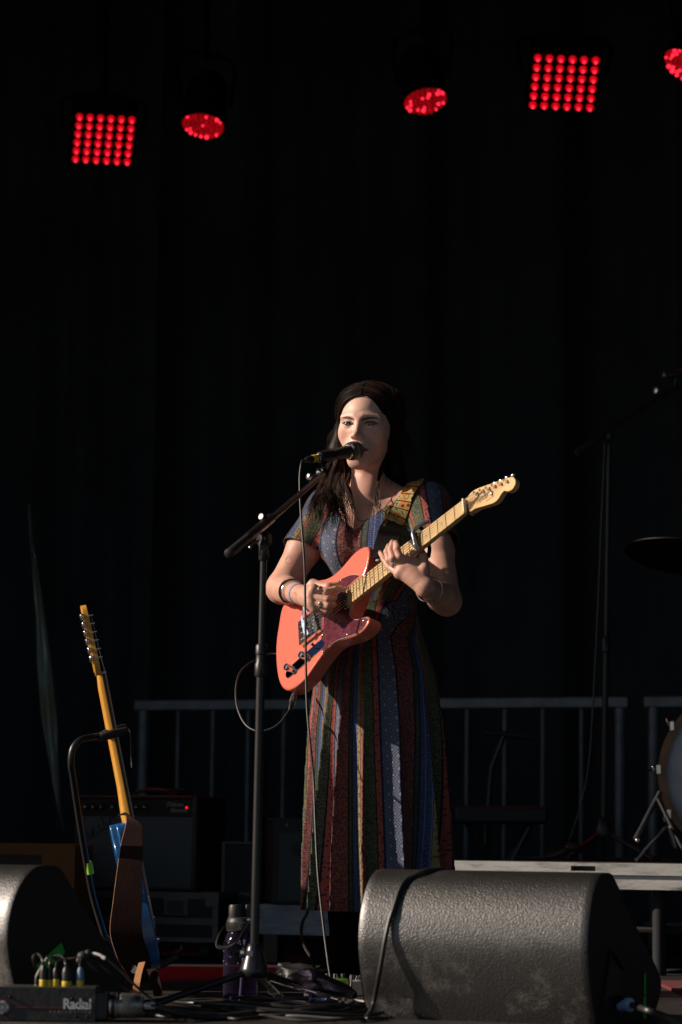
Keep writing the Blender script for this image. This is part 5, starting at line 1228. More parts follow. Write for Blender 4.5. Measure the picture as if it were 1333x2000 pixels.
part('necklace', cable(neck, .0011, 6, 6), mat('red_cord', (.16, .03, .02), .6), person)
# ---------------------------------------------------------------- woven guitar strap (part of the coral guitar)
def strap_mat():
    m = mat('woven_strap', (.10, .11, .045), .85, bump=.4, bscale=300); t = m.node_tree; b = t.nodes['Principled BSDF']; L = t.links.new
    at = t.nodes.new('ShaderNodeAttribute'); at.attribute_name = 'duv'
    w1 = t.nodes.new('ShaderNodeTexVoronoi'); w1.inputs['Scale'].default_value = 42; L(at.outputs['Vector'], w1.inputs[0])
    r = t.nodes.new('ShaderNodeValToRGB'); r.color_ramp.interpolation = 'CONSTANT'; e = r.color_ramp.elements
    e[0].position = 0; e[0].color = (.02, .02, .01, 1); e[1].position = .12; e[1].color = (.30, .27, .09, 1)
    for p_, c in ((.30, (.03, .02, .012)), (.38, (.46, .16, .02)), (.62, (.30, .32, .12)), (.80, (.05, .03, .02))): q = e.new(p_); q.color = (*c, 1)
    L(w1.outputs['Distance'], r.inputs[0])
    mp = t.nodes.new('ShaderNodeSeparateXYZ'); L(at.outputs['Vector'], mp.inputs[0]); f = t.nodes.new('ShaderNodeMath'); f.operation = 'PINGPONG'; f.inputs[1].default_value = .0125; L(mp.outputs[1], f.inputs[0])
    g = t.nodes.new('ShaderNodeMath'); g.operation = 'LESS_THAN'; g.inputs[1].default_value = .0018; L(f.outputs[0], g.inputs[0])
    mx = t.nodes.new('ShaderNodeMix'); mx.data_type = 'RGBA'; L(g.outputs[0], mx.inputs[0]); L(r.outputs[0], mx.inputs[6]); mx.inputs[7].default_value = (.02, .012, .008, 1); L(mx.outputs[2], b.inputs['Base Color'])
    return m
fr_px = [(824, 930), (812, 942), (799, 960), (786, 985), (775, 1008), (765, 1034)]
fr_pts = []
for x_, y_ in fr_px:
    h0 = Fd.hit(x_, y_, .006); fr_pts.append(h0 if h0 is not None else B(.118, -.03, 1.372))
fr_pts[0] = B(.112, -.015, 1.368)
btn = GP(743, 1094, -.012); bk = [B(.100, -.075, 1.345), B(.06, -.125, 1.25), B(-.03, -.140, 1.13), B(-.13, -.10, 1.02), B(-.175, .0, .95)]
end = WG(G([(BODY[:, 0].min() - .008, 0, -.032)])).V[0]
allp = np.vstack([bk[::-1], fr_pts]); pp = crom(allp, 6); 
for F in (Fd,):
    s_ = F.sample(pp); m_ = s_ < .004; pp[m_] += F.grad(pp[m_]) * (.004 - s_[m_])[:, None]
T = np.gradient(pp, axis=0); Nn = Fd.grad(pp); side = np.cross(T, Nn); side /= np.linalg.norm(side, axis=1)[:, None] + 1e-9
for _ in range(3): side[1:-1] = (side[:-2] + side[1:-1] + side[2:]) / 3
g = ribbon(pp, side, .050, .0028); L_ = np.r_[0, np.cumsum(np.linalg.norm(np.diff(pp, axis=0), axis=1))]
uv = np.zeros((len(g.V), 3)); uv[:, 1] = np.repeat(L_, 4); uv[:, 0] = np.tile([-.025, .025, .025, -.025], len(pp))
part('strap', g, strap_mat(), tG, attrs={'duv': uv})
le = mat('dark_leather', (.008, .006, .0055), .8, bump=.25, bscale=150, spec=.1)
pe = crom([pp[-4], pp[-1] + Fwd * .004, P(756, 1058, pp[-1][1] - .02), P(747, 1080, btn[1] - .005), btn], 6); sd_ = np.array([side[-1] * (1 - t) + unit([.75, -.5, .42]) * np.sign(side[-1] @ unit([.75, -.5, .42])) * t for t in np.linspace(0, 1, len(pe))])
part('strap_end', ribbon(pe, sd_, np.interp(np.linspace(0, 1, len(pe)), [0, .25, .6, .85, 1], [.050, .062, .064, .046, .022]), .004), le, tG)
part('strap_button', lathe([(.004, -.012), (.004, 0), (.0085, .002), (.007, .006), (.003, .0075)], btn + GR[:, 2] * .006, GR[:, 2] + np.array([.3, -.4, 0]), 16), M['chrome'], tG)
pe = crom([bk[-1], bk[-1] * .5 + end * .5 + np.array([-.01, .0, .0]), end], 6); part('strap_end', ribbon(pe, [Up * .8 + Fwd * .3] * len(pe), np.linspace(.05, .025, len(pe)), .004), le, tG)
# ================================================================== BOOTS
boot_m = mat('black_boot_leather', (.003, .003, .003), .95, spec=.08, bump=.3, bscale=60)
Fb = Field(B(0, 0, 0) - [.3, .32, .01], B(0, 0, 0) + [.3, .3, .50], .006)
for s in (-1, 1):
    kn = B(.09 * s, .02, .44); an = B(.09 * s, -.03, .075)
    Fb.chain([kn, kn * .6 + an * .4 - Fwd * .015, an], [.054, .054, .040], k=.03); Fb.chain([an - Fwd * .015 - Up * .03, B(.093 * s, .07, .036), B(.096 * s, .15, .028)], [.040, .036, .027], k=.02)
q_ = Fb.sub(Fb.lo, Fb.lo + Fb.h * Fb.n); Fb.f[:, :, :3] = np.maximum(Fb.f[:, :, :3], .002)
Vk, Qk = Fb.mesh(2); sx_ = (Vk - C0) @ Lx
for s in (-1, 1):
    m_ = (sx_ * s > 0); k_ = m_[Qk].all(1); ids = np.unique(Qk[k_]); mp = np.full(len(Vk), -1); mp[ids] = np.arange(len(ids)); fast_mesh('boot', Vk[ids], mp[Qk[k_]], boot_m, person)

# ================================================================== BACKLINE
def rotbox(pc, D, phi, w_, d_, z0, z1):
    """box whose front right lower corner stands at pixel x pc, turned by phi; returns corner, axes"""
    c = P(pc, 1700, D); c = np.array([c[0], D, 0]); wd = np.array([-math.cos(phi), math.sin(phi), 0]); dp = np.array([math.sin(phi), math.cos(phi), 0])
    return c, wd, dp
def bx(c, wd, dp, a, b, e, f, z0, z1):
    """sub box: a..b along width (leftwards), e..f in depth"""
    V = [c + wd * i + dp * j + Up * k for i in (a, b) for j in (e, f) for k in (z0, z1)]
    return G(V, [(0, 1, 3, 2), (4, 6, 7, 5), (0, 4, 5, 1), (2, 3, 7, 6), (0, 2, 6, 4), (1, 5, 7, 3)])
def grille_mat(name, c1, c2):
    m = mat(name, c1, .8); t = m.node_tree; b = t.nodes['Principled BSDF']; tc = t.nodes.new('ShaderNodeTexCoord'); w1 = t.nodes.new('ShaderNodeTexChecker'); w1.inputs['Scale'].default_value = 190
    w1.inputs['Color1'].default_value = (*c1, 1); w1.inputs['Color2'].default_value = (*c2, 1); t.links.new(tc.outputs['Object'], w1.inputs[0]); t.links.new(w1.outputs[0], b.inputs['Base Color']); return m
tolex = mat('black_vinyl', (.014, .014, .015), .5, bump=.4, bscale=300); silver_cloth = grille_mat('silver_grille_cloth', (.085, .105, .115), (.045, .055, .062))
case_m = mat('black_case_board', (.012, .012, .013), .6); edge_m = mat('case_edge', (.14, .15, .165), .4, .6, var=.3, scale=30)
phi = rad(21); W_A = .455; zb, zt_ = .228, .548; D_A = 9.9
c, wd, dp = rotbox(383, D_A, phi, W_A, .25, 0, 1)
am = empty('guitar_amplifier', 'large black guitar amplifier with silver cloth standing on a road case at the left', 'amplifier', c + wd * W_A / 2 + dp * .12 + Up * zb)
part('cabinet', bx(c, wd, dp, 0, W_A, .012, .25, zb, zt_), tolex, am, bevel=.008)
part('frame', joing([bx(c, wd, dp, 0, .018, 0, .014, zb, zt_), bx(c, wd, dp, W_A - .018, W_A, 0, .014, zb, zt_), bx(c, wd, dp, .018, W_A - .018, 0, .014, zt_ - .012, zt_), bx(c, wd, dp, .018, W_A - .018, 0, .014, zb, zb + .012)]), tolex, am, bevel=.005)
part('grille_cloth', bx(c, wd, dp, .018, W_A - .018, .004, .013, zb + .012, zt_ - .072), silver_cloth, am, smooth=False)
pan = part('control_panel', bx(c, wd, dp, .018, W_A - .018, .004, .014, zt_ - .068, zt_ - .014), mat('panel_black', (.008, .008, .009), .35), am, smooth=False)
RA = np.stack([-wd, Up, -dp], 1)
for i in range(9):
    a = W_A - .042 - .030 * i - (.012 if i > 2 else 0)
    if i > 7: continue
    q = c + wd * a + dp * .004 + Up * (zt_ - .040); part('knob', lathe([(.0115, 0), (.0105, .003), (.0075, .005), (.0065, .013), (.0, .014)], q, -dp, 16), M['black_plastic'], pan); part('knob_cap', lathe([(.0042, .0141), (.0038, .0150), (0, .0152)], q, -dp, 12), mat('knob_silver', (.75, .78, .82), .25, .8), pan)
part('pilot_light', sphere(c + wd * .038 + dp * .0 + Up * (zt_ - .040), .0036, 10, 8), mat('red_jewel', (.4, .0, .0), .2, emit=(1, .02, .02), estr=1.6), pan)
part('model_script', joing([textg('Deluxe', .021, RA, c + wd * .115 + dp * .003 + Up * (zt_ - .036), shear=.4), textg('Reverb', .021, RA, c + wd * .100 + dp * .003 + Up * (zt_ - .056), shear=.4)]), mat('panel_print', (.30, .33, .36), .5), pan, smooth=False)
RS = RA @ np.array([[math.cos(rad(28)), -math.sin(rad(28)), 0], [math.sin(rad(28)), math.cos(rad(28)), 0], [0, 0, 1]])
part('logo', textg('Fender', .062, RS, c + wd * (W_A - .018) + dp * .001 + Up * (zt_ - .165), shear=.35, depth=.003, spacing=.8, bold=.0006), mat('logo_chrome', (.10, .11, .12), .4, .7), am, smooth=False)
part('handle', cable([c + wd * .15 + dp * .12 + Up * (zt_ + .001), c + wd * .17 + dp * .12 + Up * (zt_ + .016), c + wd * .22 + dp * .12 + Up * (zt_ + .02), c + wd * .27 + dp * .12 + Up * (zt_ + .016), c + wd * .29 + dp * .12 + Up * (zt_ + .001)], .007), M['rubber'], am)
# something left lying on top: coiled lead
single('coiled_lead', cable([c + wd * (.1 + .02 * math.cos(a) + .002 * a) + dp * (.1 + .05 * math.sin(a)) + Up * (zt_ + .006 + .0012 * a) for a in np.linspace(0, 15, 26)], .0045, 3, 6), M['cable'], 'coiled lead lying on top of the large left amplifier', 'cable')
cc, wd2, dp2 = rotbox(428, 9.86, phi, .6, .4, 0, 1); cs = empty('road_case', 'black road case with worn metal edges under the large left amplifier', 'road case', cc + wd2 * .3 + dp2 * .2)
WC = .62; z0, z1 = .06, .226
part('body', bx(cc, wd2, dp2, 0.002, WC, .002, .42, z0, z1 - .002), case_m, cs, smooth=False)
for a, b, e, f, g, h in ((0, WC, 0, .01, z1 - .022, z1), (0, WC, 0, .01, .118, .140), (0, WC, 0, .01, z0, z0 + .015), (0, .02, -.001, .012, z0, z1), (-.001, .02, 0, .42, z1 - .02, z1 + .0005)):
    part('metal_edge', bx(cc, wd2, dp2, a, b, e, f, g, h), edge_m, cs, smooth=False)
for a in (.0,): part('corner_plate', bx(cc, wd2, dp2, a - .002, a + .05, -.003, .01, z1 - .05, z1 + .001), edge_m, cs, smooth=False, bevel=.004)
lt = part('latch', bx(cc, wd2, dp2, .11, .20, -.004, .004, .145, .205), edge_m, cs, smooth=False, bevel=.004); part('latch_dish', bx(cc, wd2, dp2, .125, .185, -.006, -.003, .152, .198), mat('latch_dark', (.05, .055, .06), .4, .5), lt, smooth=False)
for a in (.06, .56):
    for e in (.06, .36): part('castor', tube([cc + wd2 * a + dp2 * e + Up * .03 - Lx * .015, cc + wd2 * a + dp2 * e + Up * .03 + Lx * .015], .03, 16), M['rubber'], cs)
# small case with red lit edges
c3, w3, d3 = rotbox(500, 10.0, rad(12), .1, .2, 0, 1); sc_ = empty('small_case', 'small black equipment case between the big amplifier and the microphone stand', 'road case', c3 + w3 * .06 + d3 * .1)
part('body', bx(c3, w3, d3, .002, .118, .004, .24, .0, .388), case_m, sc_, smooth=False, bevel=.004)
for g_ in ((0, .12, 0, .24, .388, .396), (0, .12, 0, .01, .215, .225), (0, .012, 0, .01, 0, .388), (.108, .12, 0, .01, 0, .388)): part('metal_edge', bx(c3, w3, d3, *g_), mat('dark_edge', (.06, .06, .065), .4, .5), sc_, smooth=False)
# second amplifier behind the dress
phi2 = rad(-8); c4, w4, d4 = rotbox(680, 9.75, phi2, .3, .25, 0, 1); za, zbb = .197, .475
a2 = empty('guitar_amplifier', 'grey fronted amplifier half hidden behind the singer\'s dress, on the low blue platform', 'amplifier', c4 + w4 * .12 + d4 * .1 + Up * za)
part('cabinet', bx(c4, w4, d4, 0, .250, .012, .22, za, zbb), tolex, a2, bevel=.006)
part('frame', joing([bx(c4, w4, d4, 0, .012, 0, .014, za, zbb), bx(c4, w4, d4, .236, .250, 0, .014, za, zbb), bx(c4, w4, d4, .012, .236, 0, .014, zbb - .045, zbb), bx(c4, w4, d4, .012, .236, 0, .014, za, za + .008)]), tolex, a2, smooth=False)
part('grille_cloth', bx(c4, w4, d4, .012, .236, .005, .013, za + .008, zbb - .045), silver_cloth, a2, smooth=False)
part('speaker_badge', lathe([(.02, 0), (.024, .002), (.024, .004), (.0, .005)], c4 + w4 * .165 + Up * .375 + d4 * .004, -d4, 18), M['black_plastic'], a2)
part('pilot_light', sphere(c4 + w4 * .205 + Up * (zbb - .022), .004, 8, 6), mat('dim_lamp', (.3, .32, .35), .3), a2)
# orange tolex amplifier at the far left
c5, w5, d5 = rotbox(146, 9.7, rad(10), .4, .25, 0, 1); or_m = mat('orange_vinyl', (.20, .075, .013), .6, bump=.3, bscale=200, var=.2, scale=30)
a3 = empty('guitar_amplifier', 'orange brown amplifier at the far left, behind the left wedge monitor', 'amplifier', c5 + w5 * .2 + d5 * .1)
part('cabinet', bx(c5, w5, d5, 0, .42, .014, .24, 0, .382), or_m, a3, bevel=.01)
part('frame', joing([bx(c5, w5, d5, 0, .11, 0, .016, 0, .382), bx(c5, w5, d5, .11, .42, 0, .016, .345, .382), bx(c5, w5, d5, .11, .42, 0, .016, 0, .03), bx(c5, w5, d5, .40, .42, 0, .016, .03, .345)]), or_m, a3, smooth=False)
part('grille_cloth', bx(c5, w5, d5, .11, .40, .006, .015, .03, .345), grille_mat('brown_grille', (.06, .05, .04), (.03, .025, .02)), a3, smooth=False)
# ---- drums
DD = 9.75; dc = P(1457, 1511, DD); Rr = 169 / FPX * DD; dax = unit([-.10, -1, -.02])
dr = empty('bass_drum', 'bass drum with a brown wooden hoop and pale head at the right edge', 'drum', (dc[0], dc[1], .345))
wood = mat('hoop_wood', (.28, .12, .045), .35, col2=(.17, .07, .03), scale=10, coat=.4)
part('shell', lathe([(Rr * .955, -.36), (Rr * .955, -.02)], dc, dax, 56), mat('dark_shell', (.03, .012, .008), .3, coat=.5), dr)
part('hoop', lathe([(Rr * .95, -.035), (Rr, -.035), (Rr, .012), (Rr * .915, .012), (Rr * .915, -.004)], dc, dax, 64), wood, dr)
part('hoop', lathe([(Rr * .95, -.36), (Rr, -.36), (Rr, -.40), (Rr * .93, -.40)], dc, dax, 64), wood, dr)
part('drum_head', lathe([(Rr * .93, -.006), (Rr * .90, -.001), (.0, .0)], dc, dax, 64), mat('drum_head', (.46, .50, .55), .45, var=.1, scale=6), dr)
uu = unit(np.cross(dax, Up)); vv = np.cross(uu, dax)
for an_ in (118, 148, 178, 208, 238):
    d = math.cos(rad(an_)) * np.array([1., 0, 0]) + math.sin(rad(an_)) * Up; q = dc + d * Rr * 1.012
    part('claw', joing([box(q + np.array([0, .0, 0]), (.014, .045, .03)), tube([q + d * .012 + [0, .02, 0], q + d * .012 + [0, .16, 0]], .0035, 8), lathe([(.004, -.002), (.017, 0), (.017, .004), (.004, .006)], q + d * .020 + np.array([0, -.012, 0]), d * .2 + np.array([.95, 0, .1]), 14)]), M['chrome'], dr, bevel=.001)
part('spur', tube([P(1243, 1679, 9.3), P(1268, 1650, 9.5), P(1312, 1603, 9.8)], .0055, 10), M['chrome'], dr); part('spur', tube([P(1318, 1655, 9.5), P(1302, 1600, 9.7)], .006, 10), M['chrome'], dr)
fs = empty('drum_stand', 'folding black and chrome hardware stand leaning beside the drum hoop', 'stand', (P(1262, 1640, 9.7)[0], 9.7, .345))
part('leg', tube([P(1242, 1640, 9.66), P(1290, 1547, 9.70)], .009, 10), M['black_metal'], fs); part('leg', tube([P(1286, 1560, 9.68), P(1336, 1662, 9.6)], .008, 10), M['black_metal'], fs); part('edge_strip', tube([P(1238, 1638, 9.64), P(1276, 1566, 9.67)], .0018, 6), M['dull_chrome'], fs)
part('joint', sphere(P(1246, 1641, 9.65), .008, 10, 8), M['chrome'], fs)
cyc = P(1348, 1078, 9.8); cn = unit([.14, .17, .97]); Rc = 128 / FPX * 9.8
cy = empty('cymbal', 'dark cymbal tilted on its stand at the right edge, above the drum', 'cymbal', cyc)
part('plate', lathe([(.008, .020), (.03, .018), (.042, .004), (Rc * .6, -.008), (Rc, -.020), (Rc, -.0215), (Rc * .6, -.0098), (.042, .002), (.03, .016), (.008, .018)], cyc, cn, 56), mat('bronze', (.015, .012, .009), .5, .7, rvar=.1, scale=4), cy)
part('stand', tube([cyc + cn * .03, cyc - cn * .03, np.array([cyc[0] + .02, cyc[1] + .03, .9]), np.array([cyc[0] + .02, cyc[1] + .03, .35])], .009, 10), M['chrome'], cy)
# ---- overhead boom stand at right
bs = empty('microphone_stand', 'dim boom microphone stand standing on the drum riser, in front of the black backdrop', 'microphone stand', (P(1178, 1650, 9.92)[0], 9.92, .345), 'black boom microphone stands')
t0 = P(1190, 868, 9.92); b0 = P(1179, 1612, 9.92)
part('lower_tube', tube([b0, P(1184, 1258, 9.92)], .0105, 12), M['black_metal'], bs); part('upper_tube', tube([P(1184, 1262, 9.92), t0], .008, 12), M['black_metal'], bs)
part('clutch', lathe([(.012, 0), (.016, .004), (.016, .05), (.012, .055)], P(1184, 1275, 9.92), Up, 14), M['black_plastic'], bs); part('swivel', sphere(P(1190, 852, 9.92), (.018, .014, .022), 14, 10), M['black_plastic'], bs)
part('boom', tube([P(1130, 882, 9.88), P(1160, 862, 9.90), P(1250, 800, 9.95), P(1345, 742, 10.02)], [.011, .008, .0075, .0075], 12), M['black_metal'], bs)
part('counterweight', tube([P(1126, 885, 9.87), P(1158, 864, 9.90)], .013, 12), M['rubber'], bs)
part('knob', lathe([(.006, -.01), (.012, -.008), (.012, .008), (.006, .01)], P(1283, 763, 9.97), (-.7, -.6, .1), 12), M['dull_chrome'], bs); part('base', lathe([(.03, -.01), (.034, 0), (.02, .05), (.012, .06)], P(1179, 1630, 9.92), Up, 20), M['black_plastic'], bs)
for e in ((1110, 1676, 9.77), (1275, 1672, 9.82), (1180, 1668, 9.85)): q = P(*e); q[2] = .356; part('leg', tube([P(1179, 1622, 9.92), q], .008, 10), M['black_metal'], bs); part('foot', sphere(q, .012, 10, 8), M['rubber'], bs)
om = empty('microphone', 'small drum microphone with a silver ring at the end of the right boom', 'microphone', P(1298, 733, 9.99)); a_m = unit(P(1345, 727, 10.02) - P(1296, 733, 9.99))
part('body', lathe([(.010, 0), (.013, .004), (.014, .06), (.011, .09)], P(1302, 733, 9.99), a_m, 16), M['black_plastic'], om); part('ring', lathe([(.011, -.008), (.0125, -.006), (.0125, .006), (.011, .008)], P(1297, 733, 9.99), a_m, 16), M['dull_chrome'], om)
part('mount', tube([P(1322, 733, 10.00), P(1318, 757, 10.00)], .005, 8), M['black_metal'], om)
single('drum_microphone_cable', cable([P(1182, 866, 9.89), P(1176, 1000, 9.88), P(1170, 1150, 9.88), P(1162, 1320, 9.88), P(1152, 1480, 9.86), P(1138, 1560, 9.84), P(1118, 1625, 9.82), P(1100, 1660, 9.80), P(1060, 1672, 9.78)], .0035, 6, 6), M['cable'], 'thin cable hanging down beside the right boom stand', 'cable')
rc = [np.array([*P(x, 1680, d)[:2], .353 + h]) for x, d, h in ((1010, 9.92, 0), (1050, 9.82, 0), (1085, 9.77, .01), (1118, 9.75, .035), (1150, 9.78, .012), (1200, 9.82, 0), (1260, 9.84, 0), (1340, 9.82, 0))]
single('riser_cable', cable(rc, .006, 8, 8), M['cable'], 'black cables running along the front of the drum riser, catching red light', 'cable'); single('cable_tie', sphere(rc[3] + [0, 0, .004], (.028, .02, .014), 14, 8), M['rubber'], 'rubber cable knot on the drum riser lit red', 'cable tie')
# silhouettes in front of the barrier
bn = empty('keyboard_bench', 'low black bench silhouetted in front of the steel barrier, right of the singer', 'bench', (P(975, 1600, 10.6)[0], 10.6, 0))
z_ = P(975, 1592, 10.6)[2]; xa_, xb_ = P(885, 1592, 10.6)[0], P(1066, 1592, 10.6)[0]
part('seat', box(((xa_ + xb_) / 2, 10.6, z_), (xb_ - xa_, .30, .062)), M['rubber'], bn, bevel=.012)
for s in (-1, 1):
    for e in (-1, 1): part('leg', tube([((xa_ + xb_) / 2 + s * .11, 10.6 + e * .1, z_ - .03), ((xa_ + xb_) / 2 - s * .13, 10.6 + e * .1, .01)], .011, 8), M['black_metal'], bn)
st = empty('short_stand', 'short black T shaped stand silhouetted against the steel barrier', 'stand', (P(960, 1600, 10.9)[0], 10.9, 0))
part('crossbar', tube([P(944, 1430, 10.9), P(1042, 1440, 10.9)], .013, 10), M['rubber'], st); part('post', tube([P(985, 1436, 10.9), P(960, 1500, 10.9), np.array([P(935, 1600, 10.9)[0], 10.9, .02])], .011, 10), M['black_metal'], st)
for e in (-.2, .2): part('foot', tube([(P(935, 1600, 10.9)[0], 10.9, .025), (P(935, 1600, 10.9)[0] + e, 10.75, .012)], .01, 8), M['black_metal'], st)
# red mat at the right
single('red_mat', box((P(1340, 1925, 8.3)[0] + .45, 8.3, .004), (1.0, .75, .008)), mat('red_mat', (.16, .02, .025), .9, var=.3, scale=40), 'dark red mat on the stage floor at the right edge', 'mat', smooth=False)

# ================================================================== FRONT EDGE: direct box, plugs, connector
DF = 6.505; xL, xR = P(-30, 1960, DF)[0], P(187, 1960, DF)[0]; zt2 = P(100, 1929, DF)[2]
rusty = mat('rusty_black_steel', (.045, .045, .045), .5, .3, col2=(.16, .085, .05), scale=22, thr=(.33, .42), bump=.3, bscale=60, rvar=.1)
db = empty('direct_box', 'rusty black steel direct box with white lettering at the lower left stage edge', 'direct box', ((xL + xR) / 2, DF + .05, 0))
part('case', box(((xL + xR) / 2, DF + .055, zt2 / 2 + .001), (xR - xL, .11, zt2)), rusty, db, bevel=.0015, smooth=False)
def fp(px, py, off=.0012): q = P(px, py, DF); return np.array([q[0], DF - off, q[2]])
RF = np.stack([[1, 0, 0], [0, 0, 1.], [0, -1, 0]], 1)
t1 = textg('Radial', .030, np.eye(3), (0, 0, 0), depth=.0003, bold=.0008, spacing=.95); s_x = (P(178, 1968, DF)[0] - P(124, 1968, DF)[0]) / (t1.V[:, 0].max() - t1.V[:, 0].min()); s_y = (P(124, 1950, DF)[2] - P(124, 1970, DF)[2]) / (t1.V[:, 1].max())
t1 = G(t1.V * [s_x, s_y, 1], t1.F); part('lettering', t1.tf(RF, fp(123, 1970)), M['white'], db, smooth=False)
t1 = textg('engineering', .012, np.eye(3), (0, 0, 0), depth=.0002, spacing=1.9); s_x = (P(178, 1975, DF)[0] - P(97, 1975, DF)[0]) / (t1.V[:, 0].max()); t1 = G(t1.V * [s_x, .62, 1], t1.F); part('small_lettering', t1.tf(RF, fp(97, 1977)), mat('faded_print', (.42, .40, .38), .6), db, smooth=False)
part('red_line', box((fp(105, 1968)[0], DF - .0006, fp(105, 1968)[2]), (P(177, 1968, DF)[0] - P(22, 1968, DF)[0], .0008, .0012)), mat('red_paint', (.30, .04, .03), .6), db, smooth=False)
em = fp(5, 1967); part('emblem_rim', lathe([(.0165, 0), (.0165, .0006), (.0150, .0006), (.0150, 0)], em, (0, -1, 0), 32), mat('red_rim', (.35, .05, .04), .5), db)
em_ = part('emblem', lathe([(.0140, 0), (.0140, .0008), (0, .0008)], em, (0, -1, 0), 32), M['white'], db)
rg = []
for dx in (-1, 1):
    for dz in (-1, 1): c_ = em + np.array([dx * .0062, -.0009, dz * .0062]); rg.append(tube([c_ + .0048 * np.array([math.cos(a), 0, math.sin(a)]) for a in np.linspace(0, 2 * np.pi, 17)], .0008, 5, False)); rg.append(sphere(c_, (.0012, .0006, .0012), 8, 5)); rg.append(box(c_, (.006, .0006, .0007))); rg.append(box(c_, (.0007, .0006, .006)))
part('emblem_print', joing(rg), M['ink'], em_)
for x_, y_ in ((20, 1947), (162, 1952), (141, 1951), (9, 1980), (149, 1985), (171, 1986)): part('screw', lathe([(.0028, 0), (.0035, .002), (.0022, .004), (.0015, .001)], fp(x_, y_, 0), (0, -1, 0), 12), M['black_metal'], db)
ylab = M['yellow']; plug_m = M['black_plastic']
def xlr(px, w_, ytop, y0, y1, path, label, blue=False, D=DF + .045, pale=False):
    b = P(px, 1929, D); b[2] = zt2; top_ = P(px, ytop, D); r = w_ / 2 / FPX * D; hgt = top_[2] - b[2]; yh = P(px, y0, D)[2] - b[2]
    t = empty('xlr_cable', label, 'cable', b, 'plugs standing on top of the direct box')
    part('plug', lathe([(r * .92, 0), (r * .92, yh * 1.05), (r, yh * 1.05), (r * .96, hgt * .7), (r * .75, hgt * .9), (r * .5, hgt)], b, Up, 18), plug_m if not blue else mat('blue_sleeve', (.12, .20, .34), .5), t)
    part('tape_label', lathe([(r * 1.0, .001), (r * 1.03, .002), (r * 1.03, yh * .95), (r * 1.0, yh)], b, Up, 18), ylab, t)
    part('lead', cable([top_ - Up * .002] + [P(*q) for q in path], .0031, 6, 8), M['cable'] if not pale else mat('pale_cable', (.35, .34, .30), .5), t)
    return t
e_ = DF + .09
xlr(85, 15, 1886, 1913, 1930, [(83, 1874, DF + .05), (76, 1864, e_), (67, 1866, e_), (65, 1874, e_), (70, 1890, e_ + .02), (80, 1905, e_ + .05)], 'black plug with yellow tape, first from the left on the direct box')
xlr(97, 9, 1890, 1914, 1930, [(98, 1878, DF + .05), (100, 1871, e_), (108, 1870, e_ + .03), (114, 1880, e_ + .06)], 'narrow black plug with yellow tape, second from the left on the direct box')
xlr(109, 14, 1890, 1912, 1929, [(112, 1880, DF + .05), (124, 1874, e_), (145, 1872, e_), (158, 1871, e_)], 'black plug with yellow tape, third from the left on the direct box')
xlr(130, 20, 1888, 1916, 1930, [(128, 1880, DF + .05), (126, 1874, e_), (118, 1866, e_ + .03), (105, 1868, e_ + .07)], 'widest black plug with handwritten yellow tape, fourth from the left on the direct box')
xlr(157, 15, 1889, 1915, 1930, [(157, 1882, DF + .05), (160, 1872, e_)], 'plug with a blue grey sleeve and yellow tape, rightmost on the direct box', blue=True)
xlr(72, 9, 1905, 1926, 1931, [(78, 1895, DF + .07), (86, 1882, e_), (92, 1872, e_ + .03)], 'pale cable with yellow end leaning at the back left of the direct box', pale=True, D=DF + .075)
single('cable_knot', sphere(P(163, 1868, e_), (.014, .011, .012), 12, 8) + sphere(P(173, 1862, e_), (.009, .008, .009), 10, 8) + sphere(P(156, 1876, e_), (.009, .008, .008), 10, 8), M['rubber'], 'black rubber knot gathering the leads above the direct box', 'cable tie')
ws = empty('sleeved_cable', 'cable with a white sleeve arching down to the right of the direct box', 'cable', P(285, 1942, e_))
part('sleeve', cable([P(178, 1862, e_), P(192, 1865, e_ - .005), P(206, 1872, e_ - .01)], .0042, 6, 12), mat('white_sleeve', (.72, .66, .62), .5), ws); part('lead', cable([P(170, 1862, e_), P(206, 1872, e_ - .01), P(235, 1895, e_ - .01), P(262, 1922, e_ - .01), P(285, 1942, e_), P(300, 1955, e_)], .0030, 8, 8), M['cable'], ws)
for i_, pth in enumerate(([(165, 1872, e_), (185, 1892, e_), (205, 1905, e_ + .02), (235, 1928, e_ + .05), (255, 1940, e_ + .06)], [(168, 1866, e_), (190, 1878, e_ + .02), (218, 1902, e_ + .03), (232, 1925, e_ + .05), (250, 1942, e_ + .08)])):
    single('loose_cable', cable([P(*q) for q in pth], .0042, 8, 8), M['cable'], ('black cable sagging from the knot behind the steel connector', 'second black cable sagging closest behind the steel connector')[i_], 'cable')
mc2 = empty('multipin_connector', 'scuffed steel multipin connector plugged into the right end of the direct box', 'connector', P(245, 1966, DF)); a0 = P(187, 1966, DF + .03); a0[2] = P(200, 1965, DF)[2]; X_ = np.array([1., 0, 0]); pxm = DF / FPX
part('socket', box(a0 + [.015, 0, 0], (.028, .055, .058)), M['black_plastic'], mc2, bevel=.002)
worn = mat('worn_steel', (.50, .47, .43), .38, .85, col2=(.18, .17, .16), scale=14, thr=(.4, .55), rvar=.1)
part('shell', lathe([(24 * pxm, 28 * pxm), (25 * pxm, 30 * pxm), (25 * pxm, 42 * pxm), (22 * pxm, 44 * pxm), (22 * pxm, 48 * pxm), (24 * pxm, 50 * pxm), (24 * pxm, 80 * pxm), (21 * pxm, 84 * pxm), (20 * pxm, 92 * pxm), (14 * pxm, 94 * pxm)], a0, X_, 36), worn, mc2)
part('grip_ring', lathe([(25.6 * pxm, 31 * pxm), (26 * pxm, 32 * pxm), (26 * pxm, 38 * pxm), (25.6 * pxm, 39 * pxm)], a0, X_, 36), M['black_metal'], mc2)
